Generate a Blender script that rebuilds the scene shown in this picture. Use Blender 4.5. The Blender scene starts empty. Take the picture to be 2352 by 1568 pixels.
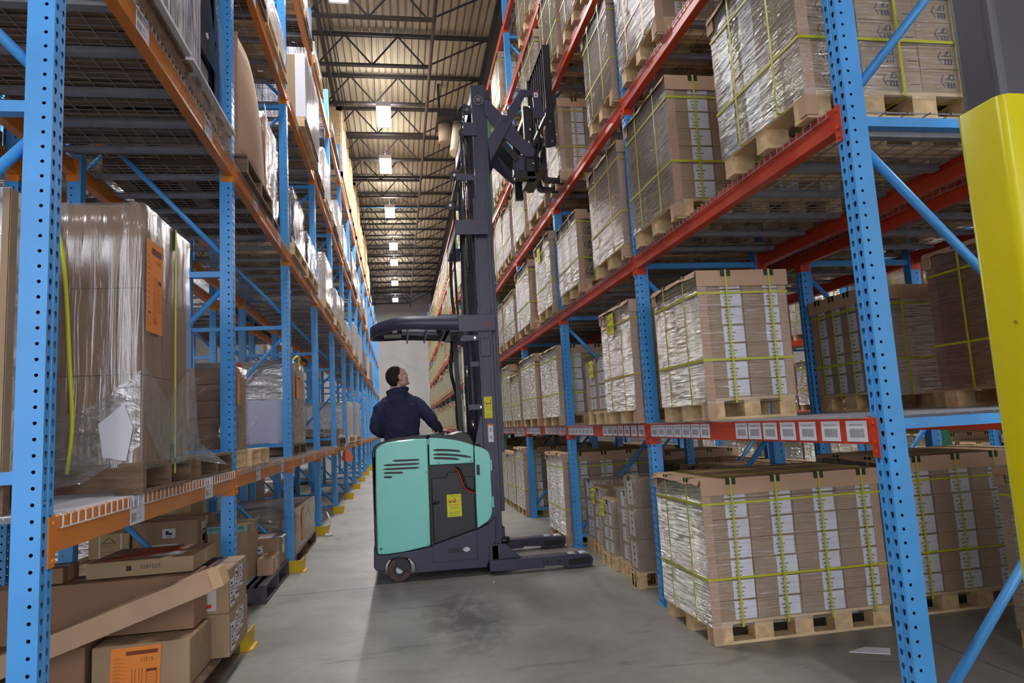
import bpy, math, random
from mathutils import Vector, Matrix
random.seed(7)
SC = bpy.context.scene
COL = SC.collection
PI = math.pi

# ------------------------------------------------------------------ scene-object helpers
def link(o, parent=None, loc=None, rz=0.0):
    COL.objects.link(o)
    if parent is not None:
        o.parent = parent
    if loc is not None:
        o.location = loc
    if rz:
        o.rotation_euler = (0, 0, rz)
    return o

def tag(o, label=None, cat=None, group=None, kind=None):
    if label: o['label'] = label
    if cat: o['category'] = cat
    if group: o['group'] = group
    if kind: o['kind'] = kind
    return o

def thing(name, label, cat, loc=(0, 0, 0), rz=0.0, group=None):
    o = bpy.data.objects.new(name, None)
    o.empty_display_size = 0.1
    link(o, None, loc, rz)
    return tag(o, label, cat, group)

def copy_tree(o, parent=None):
    c = o.copy(); COL.objects.link(c)
    c.parent = parent
    for ch in list(o.children):
        copy_tree(ch, c)
    return c

class MB:
    """mesh builder: verts, faces, material slots, uvs"""
    def __init__(s):
        s.v = []; s.f = []; s.mi = []; s.uv = []; s.sm = []
    def face(s, pts, mi=0, uv=None, smooth=False):
        n = len(s.v); s.v += [tuple(p) for p in pts]
        s.f.append(tuple(range(n, n + len(pts)))); s.mi.append(mi); s.uv.append(uv); s.sm.append(smooth)
    def box(s, x0, x1, y0, y1, z0, z1, mi=0, M=None):
        if x0 > x1: x0, x1 = x1, x0
        if y0 > y1: y0, y1 = y1, y0
        if z0 > z1: z0, z1 = z1, z0
        c = [(x0,y0,z0),(x1,y0,z0),(x1,y1,z0),(x0,y1,z0),(x0,y0,z1),(x1,y0,z1),(x1,y1,z1),(x0,y1,z1)]
        if M is not None: c = [tuple(M @ Vector(p)) for p in c]
        n = len(s.v); s.v += c
        for q in ((0,3,2,1),(4,5,6,7),(0,1,5,4),(1,2,6,5),(2,3,7,6),(3,0,4,7)):
            s.f.append(tuple(n+i for i in q)); s.mi.append(mi); s.uv.append(None); s.sm.append(False)
        return s
    def bar(s, p, q, w, h, mi=0, up=(0,0,1)):
        p = Vector(p); q = Vector(q); d = q - p; L = d.length
        d.normalize(); u = Vector(up)
        if abs(d.dot(u)) > .95: u = Vector((1,0,0))
        a = d.cross(u).normalized(); b = a.cross(d).normalized()
        M = Matrix((( a.x, d.x, b.x, p.x),(a.y, d.y, b.y, p.y),(a.z, d.z, b.z, p.z),(0,0,0,1)))
        return s.box(-w/2, w/2, 0, L, -h/2, h/2, mi, M)
    def cyl(s, p, q, r, n=12, mi=0, r2=None, caps=True):
        p = Vector(p); q = Vector(q); d = (q-p).normalized()
        u = Vector((0,0,1)) if abs(d.z) < .9 else Vector((1,0,0))
        a = d.cross(u).normalized(); b = d.cross(a).normalized()
        r2 = r if r2 is None else r2
        k = len(s.v)
        for i in range(n):
            t = 2*PI*i/n; s.v.append(tuple(p + (a*math.cos(t)+b*math.sin(t))*r))
        for i in range(n):
            t = 2*PI*i/n; s.v.append(tuple(q + (a*math.cos(t)+b*math.sin(t))*r2))
        for i in range(n):
            j = (i+1) % n
            s.f.append((k+i, k+n+i, k+n+j, k+j)); s.mi.append(mi); s.uv.append(None); s.sm.append(True)
        if caps:
            s.f.append(tuple(k+i for i in range(n))); s.mi.append(mi); s.uv.append(None); s.sm.append(False)
            s.f.append(tuple(k+n+i for i in reversed(range(n)))); s.mi.append(mi); s.uv.append(None); s.sm.append(False)
        return s
    def tube(s, pts, r, n=8, mi=0):
        for a, b in zip(pts, pts[1:]): s.cyl(a, b, r, n, mi)
        return s
    def hose(s, pts, r, n=8, mi=0, sub=6):
        P = [Vector(p) for p in pts]; out = []
        for i in range(len(P)-1):
            p0 = P[max(i-1,0)]; p1 = P[i]; p2 = P[i+1]; p3 = P[min(i+2,len(P)-1)]
            for k in range(sub):
                t = k/sub
                out.append(0.5*((2*p1)+(p2-p0)*t+(2*p0-5*p1+4*p2-p3)*t*t+(3*p1-p0-3*p2+p3)*t**3))
        out.append(P[-1])
        rings = []
        a = None
        for i, c in enumerate(out):
            d = (out[min(i+1,len(out)-1)] - out[max(i-1,0)]).normalized()
            if a is None:
                u = Vector((0,0,1)) if abs(d.z) < .9 else Vector((1,0,0)); a = d.cross(u).normalized()
            a = (a - d*a.dot(d)).normalized(); b = d.cross(a)
            k = len(s.v)
            for j in range(n):
                t = 2*PI*j/n; s.v.append(tuple(c + (a*math.cos(t)+b*math.sin(t))*r))
            rings.append(k)
        for k, l in zip(rings, rings[1:]):
            for j in range(n):
                m = (j+1) % n
                s.f.append((k+j, k+m, l+m, l+j)); s.mi.append(mi); s.uv.append(None); s.sm.append(True)
        return s
    def prism(s, pts, a0, a1, axis='y', mi=0, smooth=False):
        """polygon pts (u,v) extruded along axis: y -> (u,a,v), x -> (a,u,v), z -> (u,v,a)"""
        def P(u, v, a):
            return (u, a, v) if axis == 'y' else ((a, u, v) if axis == 'x' else (u, v, a))
        n = len(pts); k = len(s.v)
        s.v += [P(u, v, a0) for u, v in pts] + [P(u, v, a1) for u, v in pts]
        s.f.append(tuple(range(k, k+n))); s.mi.append(mi); s.uv.append(None); s.sm.append(False)
        s.f.append(tuple(range(k+2*n-1, k+n-1, -1))); s.mi.append(mi); s.uv.append(None); s.sm.append(False)
        for i in range(n):
            j = (i+1) % n
            s.f.append((k+i, k+j, k+n+j, k+n+i)); s.mi.append(mi); s.uv.append(None); s.sm.append(smooth)
        return s
    def mesh(s, name, mats):
        me = bpy.data.meshes.new(name)
        me.from_pydata(s.v, [], s.f)
        if not isinstance(mats, (list, tuple)): mats = [mats]
        for m in mats: me.materials.append(m)
        me.polygons.foreach_set('material_index', s.mi)
        me.polygons.foreach_set('use_smooth', s.sm)
        if any(u is not None for u in s.uv):
            l = me.uv_layers.new(name='UVMap'); i = 0
            for u, f in zip(s.uv, s.f):
                for k in range(len(f)):
                    l.data[i].uv = u[k] if u else (0, 0); i += 1
        me.update()
        import bmesh
        b = bmesh.new(); b.from_mesh(me)
        bmesh.ops.remove_doubles(b, verts=b.verts, dist=1e-5)
        if not getattr(s, 'keepn', False): bmesh.ops.recalc_face_normals(b, faces=b.faces)
        b.to_mesh(me); b.free()
        return me
    def build(s, name, mats, parent=None, bevel=0, seg=2):
        o = bpy.data.objects.new(name, s.mesh(name, mats))
        link(o, parent)
        if bevel:
            m = o.modifiers.new('bevel', 'BEVEL'); m.width = bevel; m.segments = seg; m.limit_method = 'ANGLE'; m.angle_limit = 0.6
            m.harden_normals = False
        return o

def obj_from(me, name, parent=None, loc=None, rz=0):
    o = bpy.data.objects.new(name, me)
    return link(o, parent, loc, rz)

_fc = {}
def text_faces(txt, size, align='CENTER'):
    key = (txt, size, align)
    if key in _fc: return _fc[key]
    cu = bpy.data.curves.new('t', 'FONT'); cu.body = txt; cu.size = size; cu.align_x = align; cu.align_y = 'CENTER'
    cu.resolution_u = 2
    ob = bpy.data.objects.new('t', cu); COL.objects.link(ob)
    bpy.context.view_layer.update()
    me = ob.evaluated_get(bpy.context.evaluated_depsgraph_get()).to_mesh()
    r = [[tuple(me.vertices[i].co) for i in p.vertices] for p in me.polygons]
    bpy.data.objects.remove(ob); bpy.data.curves.remove(cu)
    _fc[key] = r
    return r
def put_text(mb, txt, size, fn, mi=0, align='CENTER', sx=1.0):
    """fn maps (u,v) on the sheet plane to xyz"""
    for f in text_faces(txt, size, align):
        mb.face([fn(p[0]*sx, p[1]) for p in f], mi)

# ------------------------------------------------------------------ materials
MATS = {}
def s2l(c):
    return tuple(((x/255)/12.92 if x/255 <= .04045 else ((x/255+.055)/1.055)**2.4) for x in c) + (1.0,)
def mat(name, rgb, rough=.5, metal=0.0, spec=.5, noise=0.0, nscale=8, bump=0.0, bscale=40, stretch=None, emit=None, coat=0, rgb2=None):
    if name in MATS: return MATS[name]
    m = bpy.data.materials.new(name); m.use_nodes = True
    N = m.node_tree; nt = N.nodes; b = nt['Principled BSDF']
    c = s2l(rgb)
    b.inputs['Base Color'].default_value = c; b.inputs['Roughness'].default_value = rough
    b.inputs['Metallic'].default_value = metal; b.inputs['Specular IOR Level'].default_value = spec
    if coat: b.inputs['Coat Weight'].default_value = coat; b.inputs['Coat Roughness'].default_value = .12
    if noise or bump:
        tc = nt.new('ShaderNodeTexCoord'); mp = nt.new('ShaderNodeMapping')
        N.links.new(tc.outputs['Object'], mp.inputs[0])
        if stretch: mp.inputs['Scale'].default_value = stretch
    if noise:
        tx = nt.new('ShaderNodeTexNoise'); tx.inputs['Scale'].default_value = nscale; tx.inputs['Detail'].default_value = 6
        N.links.new(mp.outputs[0], tx.inputs[0])
        rp = nt.new('ShaderNodeValToRGB'); e = rp.color_ramp.elements
        e[0].position = .32; e[1].position = .68
        d = s2l(rgb2) if rgb2 else tuple(x*(1-noise) for x in c[:3])+(1,)
        e[0].color = d; e[1].color = c if rgb2 else tuple(min(1, x*(1+noise*.5)) for x in c[:3])+(1,)
        N.links.new(tx.outputs[0], rp.inputs[0]); N.links.new(rp.outputs[0], b.inputs['Base Color'])
    if bump:
        t2 = nt.new('ShaderNodeTexNoise'); t2.inputs['Scale'].default_value = bscale; t2.inputs['Detail'].default_value = 4
        N.links.new(mp.outputs[0], t2.inputs[0])
        bp = nt.new('ShaderNodeBump'); bp.inputs['Strength'].default_value = bump; bp.inputs['Distance'].default_value = .01
        N.links.new(t2.outputs[0], bp.inputs['Height']); N.links.new(bp.outputs[0], b.inputs['Normal'])
    if emit:
        b.inputs['Emission Color'].default_value = s2l(rgb); b.inputs['Emission Strength'].default_value = emit
    MATS[name] = m
    return m

BLUE = mat('blue rack paint', (78, 164, 238), .32, noise=.12, nscale=3, bump=.05, bscale=300)
GREENP = mat('green rack paint', (70, 120, 95), .45, noise=.12, nscale=3)
ORANGE = mat('orange beam paint', (218, 128, 34), .38, noise=.16, nscale=5, stretch=(1, .3, 1), bump=.05, bscale=200)
RED = mat('red orange beam paint', (205, 66, 36), .38, noise=.14, nscale=5, stretch=(1, .3, 1), bump=.05, bscale=200)
GALV = mat('galvanised steel', (152, 152, 160), .45, metal=.35, noise=.15, nscale=20)
GALVD = mat('dull galvanised wire', (160, 158, 160), .5, metal=.2)
WHITEW = mat('white coated wire', (222, 220, 224), .4)
STEEL = mat('bright steel', (190, 190, 195), .2, metal=1.0)
CHROME = mat('chromed rod', (225, 225, 230), .12, metal=1.0)
YEL = mat('yellow post guard paint', (214, 178, 22), .5, noise=.15, nscale=14)
PINE = mat('new pine wood', (226, 196, 152), .75, noise=.28, nscale=5, stretch=(1, 1, 6), bump=.2, bscale=60)
PINE2 = mat('pallet block wood', (220, 188, 142), .8, noise=.3, nscale=18, bump=.2, bscale=60)
OLDW = mat('weathered pallet wood', (128, 104, 84), .85, noise=.4, nscale=7, stretch=(1, 5, 5), bump=.35, bscale=50)
GREYW = mat('grey painted pallet wood', (88, 82, 92), .8, noise=.4, nscale=7, bump=.3, bscale=50)
PLY = mat('plywood crate', (226, 190, 132), .7, noise=.18, nscale=4, stretch=(3, 3, 1))
KRAFT = mat('kraft cardboard', (166, 140, 110), .8, noise=.1, nscale=3, bump=.08, bscale=120)
KRAFTD = mat('brown cardboard', (146, 112, 86), .8, noise=.12, nscale=3, bump=.08, bscale=120)
KRAFTL = mat('light cardboard', (190, 156, 128), .8, noise=.1, nscale=3, bump=.06, bscale=90)
GAP = mat('carton seam', (70, 52, 40), .9)
TAPE = mat('brown packing tape', (176, 138, 96), .25)
INK = mat('printed ink', (46, 44, 58), .7)
INKB = mat('dark blue print', (36, 52, 92), .6)
TEALP = mat('teal printed band', (130, 176, 180), .6)
STRAP = mat('yellow green strap', (186, 186, 38), .4)
STRAPY = mat('lime yellow strap', (222, 226, 52), .4)
STRAPO = mat('amber strap', (196, 164, 62), .4)
PAD = mat('black strap guard', (28, 28, 32), .5)
PAPER = mat('white paper', (226, 226, 236), .6)
PAPERO = mat('orange form paper', (240, 142, 58), .7)
INKO = mat('brown print on orange', (128, 58, 24), .7)
PAPERY = mat('yellow label paper', (226, 222, 40), .55)
PAPERR = mat('red card', (196, 52, 42), .6)
REDI = mat('red print', (206, 48, 36), .6)
TEAL = mat('teal truck paint', (134, 228, 212), .3, coat=.3, noise=.04, nscale=2)
TRUCK = mat('dark truck paint', (60, 58, 82), .38, noise=.12, nscale=4, bump=.04, bscale=150)
TRUCKB = mat('black plastic', (38, 37, 42), .42, bump=.06, bscale=200)
BLACK = mat('satin black steel', (24, 24, 30), .42)
RUBBER = mat('rubber hose', (22, 22, 24), .55)
TYRE = mat('worn polyurethane tyre', (92, 66, 66), .55, noise=.3, nscale=12)
NAVY = mat('navy cotton fleece', (46, 50, 80), .95, noise=.10, nscale=10, bump=.25, bscale=90)
SKIN = mat('skin', (222, 176, 156), .55, noise=.06, nscale=14)
HAIR = mat('short dark hair', (38, 28, 26), .85, noise=.3, nscale=60, bump=.5, bscale=160)
JEANS = mat('dark trousers', (34, 36, 48), .9)
COLGREY = mat('dark grey column paint', (74, 70, 80), .4, noise=.05)
COLYEL = mat('yellow plastic column guard', (212, 200, 14), .28, noise=.04, nscale=2)
JOIST = mat('dark joist paint', (60, 55, 57), .6)
PIPE = mat('brown sprinkler pipe', (92, 70, 66), .5)
DUCTM = mat('cream duct', (226, 214, 186), .6)
WALLM = mat('painted precast wall', (186, 184, 182), .9, noise=.05, nscale=.5)
LAMPH = mat('white lamp housing', (230, 230, 235), .5)
GREENC = mat('green card', (20, 104, 62), .6)

def film(name, fac=.30, rough=.16, scale=(2.2, 2.2, 26), strength=.9, tint=(226, 224, 222), rot=(0.35, 0, 0), milk=.07):
    """stretch wrap: see-through film with wrinkled glossy streaks"""
    if name in MATS: return MATS[name]
    m = bpy.data.materials.new(name); m.use_nodes = True
    N = m.node_tree; nt = N.nodes; nt.remove(nt['Principled BSDF']); out = nt['Material Output']
    tc = nt.new('ShaderNodeTexCoord'); mp = nt.new('ShaderNodeMapping'); mp.inputs['Scale'].default_value = scale
    mp.inputs['Rotation'].default_value = rot
    N.links.new(tc.outputs['Object'], mp.inputs[0])
    nz = nt.new('ShaderNodeTexNoise'); nz.inputs['Scale'].default_value = 2.2; nz.inputs['Detail'].default_value = 5; nz.inputs['Distortion'].default_value = .6
    N.links.new(mp.outputs[0], nz.inputs[0])
    bp = nt.new('ShaderNodeBump'); bp.inputs['Strength'].default_value = strength; bp.inputs['Distance'].default_value = .02
    N.links.new(nz.outputs[0], bp.inputs['Height'])
    gl = nt.new('ShaderNodeBsdfGlossy'); gl.inputs['Roughness'].default_value = rough; gl.inputs['Color'].default_value = (1, 1, 1, 1)
    N.links.new(bp.outputs[0], gl.inputs['Normal'])
    df = nt.new('ShaderNodeBsdfDiffuse'); df.inputs['Color'].default_value = s2l(tint)
    N.links.new(bp.outputs[0], df.inputs['Normal'])
    tr = nt.new('ShaderNodeBsdfTransparent')
    m1 = nt.new('ShaderNodeMixShader'); m2 = nt.new('ShaderNodeMixShader')
    # streak mask
    rp = nt.new('ShaderNodeMapRange'); rp.inputs[1].default_value = .35; rp.inputs[2].default_value = .68
    rp.inputs[3].default_value = fac*.45; rp.inputs[4].default_value = fac*1.9
    N.links.new(nz.outputs[0], rp.inputs[0])
    N.links.new(rp.outputs[0], m1.inputs[0]); N.links.new(tr.outputs[0], m1.inputs[1]); N.links.new(gl.outputs[0], m1.inputs[2])
    m2.inputs[0].default_value = milk
    if milk > .3:  # whiter film bunches, with bright sparkle painted into the diffuse streaks
        r2 = nt.new('ShaderNodeMapRange'); r2.inputs[1].default_value = .42; r2.inputs[2].default_value = .60; r2.inputs[3].default_value = milk*.15; r2.inputs[4].default_value = min(1, milk*1.7)
        N.links.new(nz.outputs[0], r2.inputs[0]); N.links.new(r2.outputs[0], m2.inputs[0])
    N.links.new(m1.outputs[0], m2.inputs[1]); N.links.new(df.outputs[0], m2.inputs[2])
    N.links.new(m2.outputs[0], out.inputs[0])
    MATS[name] = m
    return m
FILM = film('clear stretch film', .60, .08, (2.4, 3.0, 58), 1.0, milk=.03, rot=(.45, 0, 0))
FILMF = film('taut stretch film', .15, .14, (2.0, 2.4, 40), .8, milk=.02, rot=(0, 0, 0))
FILMH = film('milky stretch film', .32, .16, (3, 3, 9), .9, milk=.12)
FILMB = film('crinkled stretch film', .26, .10, (8, 8, 7), 1.0, milk=.08)
FILMK = film('loose clear film', .16, .14, (7, 7, 7), .9, milk=.12)
FILMW = film('stretch film with painted shine', .45, .2, (5, 5, 4), .9, tint=(235, 235, 240), milk=.55)  # diffuse white paints the bright shine of lit film

def label_mat(name, paper, ink, rows=6):
    """printed sheet driven by uv: rows of text and a barcode"""
    if name in MATS: return MATS[name]
    m = bpy.data.materials.new(name); m.use_nodes = True
    N = m.node_tree; nt = N.nodes; b = nt['Principled BSDF']; b.inputs['Roughness'].default_value = .6
    tc = nt.new('ShaderNodeTexCoord')
    br = nt.new('ShaderNodeTexBrick'); br.inputs['Scale'].default_value = rows
    br.inputs['Color1'].default_value = s2l(ink); br.inputs['Color2'].default_value = s2l(paper); br.inputs['Mortar'].default_value = s2l(paper)
    br.inputs['Mortar Size'].default_value = .06; br.inputs['Bias'].default_value = .1; br.inputs['Brick Width'].default_value = .9; br.inputs['Row Height'].default_value = .5
    N.links.new(tc.outputs['UV'], br.inputs[0]); N.links.new(br.outputs[0], b.inputs['Base Color'])
    MATS[name] = m
    return m
def barcode_mat():
    m = bpy.data.materials.new('barcode label'); m.use_nodes = True
    N = m.node_tree; nt = N.nodes; b = nt['Principled BSDF']; b.inputs['Roughness'].default_value = .5
    tc = nt.new('ShaderNodeTexCoord'); mp = nt.new('ShaderNodeMapping'); mp.inputs['Scale'].default_value = (70, .001, 1)
    nz = nt.new('ShaderNodeTexNoise'); nz.inputs['Scale'].default_value = 1
    rp = nt.new('ShaderNodeValToRGB'); rp.color_ramp.interpolation = 'CONSTANT'
    rp.color_ramp.elements[0].color = s2l((30, 30, 50)); rp.color_ramp.elements[1].color = s2l((225, 225, 235)); rp.color_ramp.elements[1].position = .5
    N.links.new(tc.outputs['UV'], mp.inputs[0]); N.links.new(mp.outputs[0], nz.inputs[0]); N.links.new(nz.outputs[0], rp.inputs[0])
    N.links.new(rp.outputs[0], b.inputs['Base Color'])
    MATS['barcode'] = m
    return m
BARC = barcode_mat()

def floor_mat():
    m = bpy.data.materials.new('polished concrete'); m.use_nodes = True
    N = m.node_tree; nt = N.nodes; b = nt['Principled BSDF']
    tc = nt.new('ShaderNodeTexCoord')
    def noise(sc, det, st=None, dist=0):
        mp = nt.new('ShaderNodeMapping'); N.links.new(tc.outputs['Object'], mp.inputs[0])
        if st: mp.inputs['Scale'].default_value = st
        n = nt.new('ShaderNodeTexNoise'); n.inputs['Scale'].default_value = sc; n.inputs['Detail'].default_value = det; n.inputs['Distortion'].default_value = dist
        N.links.new(mp.outputs[0], n.inputs[0]); return n
    def ramp(src, p0, c0, p1, c1):
        r = nt.new('ShaderNodeValToRGB'); e = r.color_ramp.elements
        e[0].position = p0; e[0].color = c0; e[1].position = p1; e[1].color = c1
        N.links.new(src.outputs[0], r.inputs[0]); return r
    def mix(a, bb, fac, mode='MULTIPLY'):
        x = nt.new('ShaderNodeMix'); x.data_type = 'RGBA'; x.blend_type = mode
        if isinstance(fac, float): x.inputs[0].default_value = fac
        else: N.links.new(fac, x.inputs[0])
        N.links.new(a, x.inputs[6])
        if isinstance(bb, tuple): x.inputs[7].default_value = bb
        else: N.links.new(bb, x.inputs[7])
        return x.outputs[2]
    base = ramp(noise(.9, 8, None, .4), .3, s2l((126, 123, 117)), .7, s2l((158, 155, 148)))
    fine = ramp(noise(14, 8), .3, (.82, .82, .82, 1), .7, (1, 1, 1, 1))
    c = mix(base.outputs[0], fine.outputs[0], .6)
    scuff = ramp(noise(2.2, 9, (.7, 3.2, 1), 1.2), .60, (1, 1, 1, 1), .72, (.62, .61, .63, 1))
    c = mix(c, scuff.outputs[0], .8)
    scr = ramp(noise(5, 9, (.5, 9, 1), .3), .64, (1, 1, 1, 1), .7, (.8, .8, .82, 1))
    c = mix(c, scr.outputs[0], .7)
    # dark noisy patch on the floor in front of the truck
    mp = nt.new('ShaderNodeMapping'); N.links.new(tc.outputs['Object'], mp.inputs[0])
    mp.inputs['Location'].default_value = (-.42*1.6, -5.05*.62, 0); mp.inputs['Scale'].default_value = (1.6, .62, 1)
    gr = nt.new('ShaderNodeTexGradient'); gr.gradient_type = 'SPHERICAL'; N.links.new(mp.outputs[0], gr.inputs[0])
    nz = noise(6, 10, (1.3, .8, 1), 1.0)
    mm = nt.new('ShaderNodeMath'); mm.operation = 'MULTIPLY'; N.links.new(gr.outputs[1], mm.inputs[0]); N.links.new(nz.outputs[0], mm.inputs[1])
    mr = nt.new('ShaderNodeMapRange'); mr.inputs[1].default_value = .24; mr.inputs[2].default_value = .46; mr.inputs[4].default_value = .75; N.links.new(mm.outputs[0], mr.inputs[0])
    c = mix(c, (.30, .30, .33, 1), mr.outputs[0])
    N.links.new(c, b.inputs['Base Color'])
    rr = ramp(noise(3, 6), .3, (.34, .34, .34, 1), .7, (.55, .55, .55, 1)); N.links.new(rr.outputs[0], b.inputs['Roughness'])
    b.inputs['Specular IOR Level'].default_value = .45
    bp = nt.new('ShaderNodeBump'); bp.inputs['Strength'].default_value = .08; bp.inputs['Distance'].default_value = .01
    N.links.new(noise(9, 6).outputs[0], bp.inputs['Height']); N.links.new(bp.outputs[0], b.inputs['Normal'])
    return m
FLOORM = floor_mat()
ROOFM = mat('cream roof deck', (170, 158, 136), .7, noise=.12, nscale=1.2, stretch=(2, .2, 1))

# ------------------------------------------------------------------ camera
cam = bpy.data.cameras.new('Camera'); camo = bpy.data.objects.new('Camera', cam); COL.objects.link(camo)
R = ((.9853661, -.16124399, -.05526316), (.0346681, -.12785199, .99118716), (.16688848, .9785981, .12039099))
camo.matrix_world = Matrix(((R[0][0], R[1][0], -R[2][0], 0), (R[0][1], R[1][1], -R[2][1], 0), (R[0][2], R[1][2], -R[2][2], 1.362), (0, 0, 0, 1)))
cam.sensor_fit = 'HORIZONTAL'; cam.sensor_width = 36; cam.lens = 1561.52/2352*36
cam.clip_start = .05; cam.clip_end = 200
SC.camera = camo

ORD = ['nearest', 'second', 'third', 'fourth', 'fifth', 'sixth', 'seventh', 'eighth', 'ninth', 'tenth', 'eleventh', 'twelfth', 'thirteenth', 'fourteenth', 'fifteenth', 'sixteenth', 'seventeenth']
LV = ['floor', 'lowest beam', 'second beam', 'third beam', 'fourth beam', 'fifth beam', 'top beam']
# ------------------------------------------------------------------ building shell
YW = 42.4
mb = MB(); mb.box(-14, 14, -14, YW + .2, -.2, 0); o = mb.build('floor', FLOORM); tag(o, kind='structure')
mb = MB(); mb.box(-14, 14, YW, YW + .3, 0, 10.2); o = mb.build('wall_back', WALLM); tag(o, kind='structure')
for sx, nm in ((-14.3, 'wall_left'), (14, 'wall_right')):
    mb = MB(); mb.box(sx, sx + .3, -14, YW + .2, 0, 10.2); o = mb.build(nm, WALLM); tag(o, kind='structure')
# expansion joints cut in the slab (thin sealed lines)
mb = MB()
for y in (6.35, 12.6, 18.8, 25): mb.box(-14, 14, y, y + .006, .0002, .0012)
mb.box(2.95, 2.956, -6, YW, .0002, .0012)
o = mb.build('trim_1', mat('joint sealant', (92, 90, 88), .8)); tag(o, kind='structure')
# corrugated roof deck: ribs run along the aisle
mb = MB(); x = -14.0; p = []
zb = 9.84
while x < 14:
    p += [(x, zb), (x + .10, zb), (x + .115, zb + .045), (x + .135, zb + .045), (x + .15, zb)]
    x += .152
for a, b in zip(p, p[1:]):
    if b[0] - a[0] < 1e-6: continue
    mb.face([(a[0], -14, a[1]), (b[0], -14, b[1]), (b[0], YW + .2, b[1]), (a[0], YW + .2, a[1])])
mb.keepn = True
o = mb.build('ceiling', ROOFM); tag(o, kind='structure')
mb = MB(); mb.box(-14, 14, -14, YW + .2, 10.0, 10.1); o = mb.build('ceiling', ROOFM); tag(o, kind='structure')

# main girders along the aisle
def girder(x):
    mb = MB(); z0, z1 = 9.02, 9.70
    mb.box(x - .09, x + .09, -14, YW, z0, z0 + .02); mb.box(x - .09, x + .09, -14, YW, z1 - .02, z1); mb.box(x - .008, x + .008, -14, YW, z0 + .02, z1 - .02)
    o = mb.build('trim_2', JOIST); tag(o, kind='structure')
for gx in (2.28, -9.6): girder(gx)
# open-web joists across the aisle
def joist_mesh(xa, xb, ends):
    mb = MB(); zt, zc = 9.80, 9.06
    for dy in (-.03, .03): mb.box(xa, xb, dy - .016, dy + .016, zt - .07, zt)
    mb.box(xa + ends, xb - ends, -.05, .05, zc, zc + .035); mb.box(xa + ends, xb - ends, -.02, .02, zc + .035, zc + .06)
    n = int(round((xb - xa - 2*ends)/1.22)); st = (xb - xa - 2*ends - .3)/n
    for i in range(n):
        x0 = xa + ends + .15 + i*st
        mb.bar((x0, 0, zc + .03), (x0 + st/2, 0, zt - .05), .03, .03)
        mb.bar((x0 + st/2, 0, zt - .05), (x0 + st, 0, zc + .03), .03, .03)
        mb.bar((x0 + st/2 - .0, 0, zt - .04), (x0 + st/2, 0, zc + .03), .012, .012) if i % 1 == 0 and False else None
        mb.bar((x0, 0, zc + .03), (x0, 0, zt - .05), .016, .016)
    mb.bar((xa + ends + .12, 0, zc + .03), (xa + .05, 0, zt - .06), .03, .03)
    mb.bar((xb - ends - .12, 0, zc + .03), (xb - .05, 0, zt - .06), .03, .03)
    return mb.mesh('joist', JOIST)
JM = joist_mesh(-9.5, 2.2, 1.25); JM2 = joist_mesh(2.36, 13.9, 1.25)
jy = [12.15, 13.87, 15.6, 17.28, 19.05, 20.67, 22.2, 23.8, 25.25, 26.8, 28.27, 29.8, 31.3, 32.75, 34.25, 35.6, 37.1, 38.6, 40.1, 41.6]
jy = [12.15 - 1.68*k for k in range(9, 0, -1)] + jy
for i, y in enumerate(jy):
    for nm, me in (('main', JM), ('side', JM2)):
        o = obj_from(me, 'roof_joist', None, (0, y, 0))
        tag(o, kind='structure') if False else tag(o, 'dark open web steel roof joist under the cream corrugated deck', 'roof joist', 'open web joists across the ceiling')
# pipes and conduit
mb = MB(); mb.cyl((.90, -14, 9.0), (.90, YW, 9.0), .035, 10)
for y in range(-12, 42, 3): mb.cyl((.9, y, 9.0), (.9, y, 8.88), .012, 6); mb.cyl((.9, y, 8.88), (.9, y, 8.87), .03, 8)
o = mb.build('sprinkler_pipe', PIPE); tag(o, 'dark red brown sprinkler pipe running along the aisle under the joists', 'pipe')
mb = MB(); mb.bar((-1.24, -14, 9.13), (-1.24, YW, 9.13), .06, .06); mb.bar((-1.14, -14, 9.72), (-1.14, YW, 9.72), .03, .03)
o = mb.build('joist_bridging', JOIST); tag(o, 'dark steel bridging angle running along the left side of the ceiling', 'steel angle')
# duct near the mast top
t = thing('air_duct', 'short cream round air duct hanging on dark brackets beside mast top', 'duct', (0, 0, 0))
mb = MB(); mb.cyl((1.50, 15.3, 7.75), (1.66, 15.9, 8.75), .12, 20); mb.build('duct_pipe', DUCTM, t)
mb = MB(); mb.cyl((1.35, 16.1, 8.35), (1.35, 16.1, 8.8), .16, 18); mb.build('duct_elbow', mat('tan duct', (176, 160, 140), .7), t)
mb = MB(); mb.box(1.15, 1.75, 15.6, 16.5, 8.8, 8.95); mb.box(1.2, 1.26, 16, 16.1, 8.95, 9.838); mb.build('duct_bracket', JOIST, t)
# blue cable across
mb = MB(); mb.cyl((-4, 23.0, 8.98), (2.2, 23.0, 8.98), .012, 6); o = mb.build('ceiling_cable', BLUE); tag(o, 'thin blue cable strung across the ceiling past the fourth lamp', 'cable')

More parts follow.
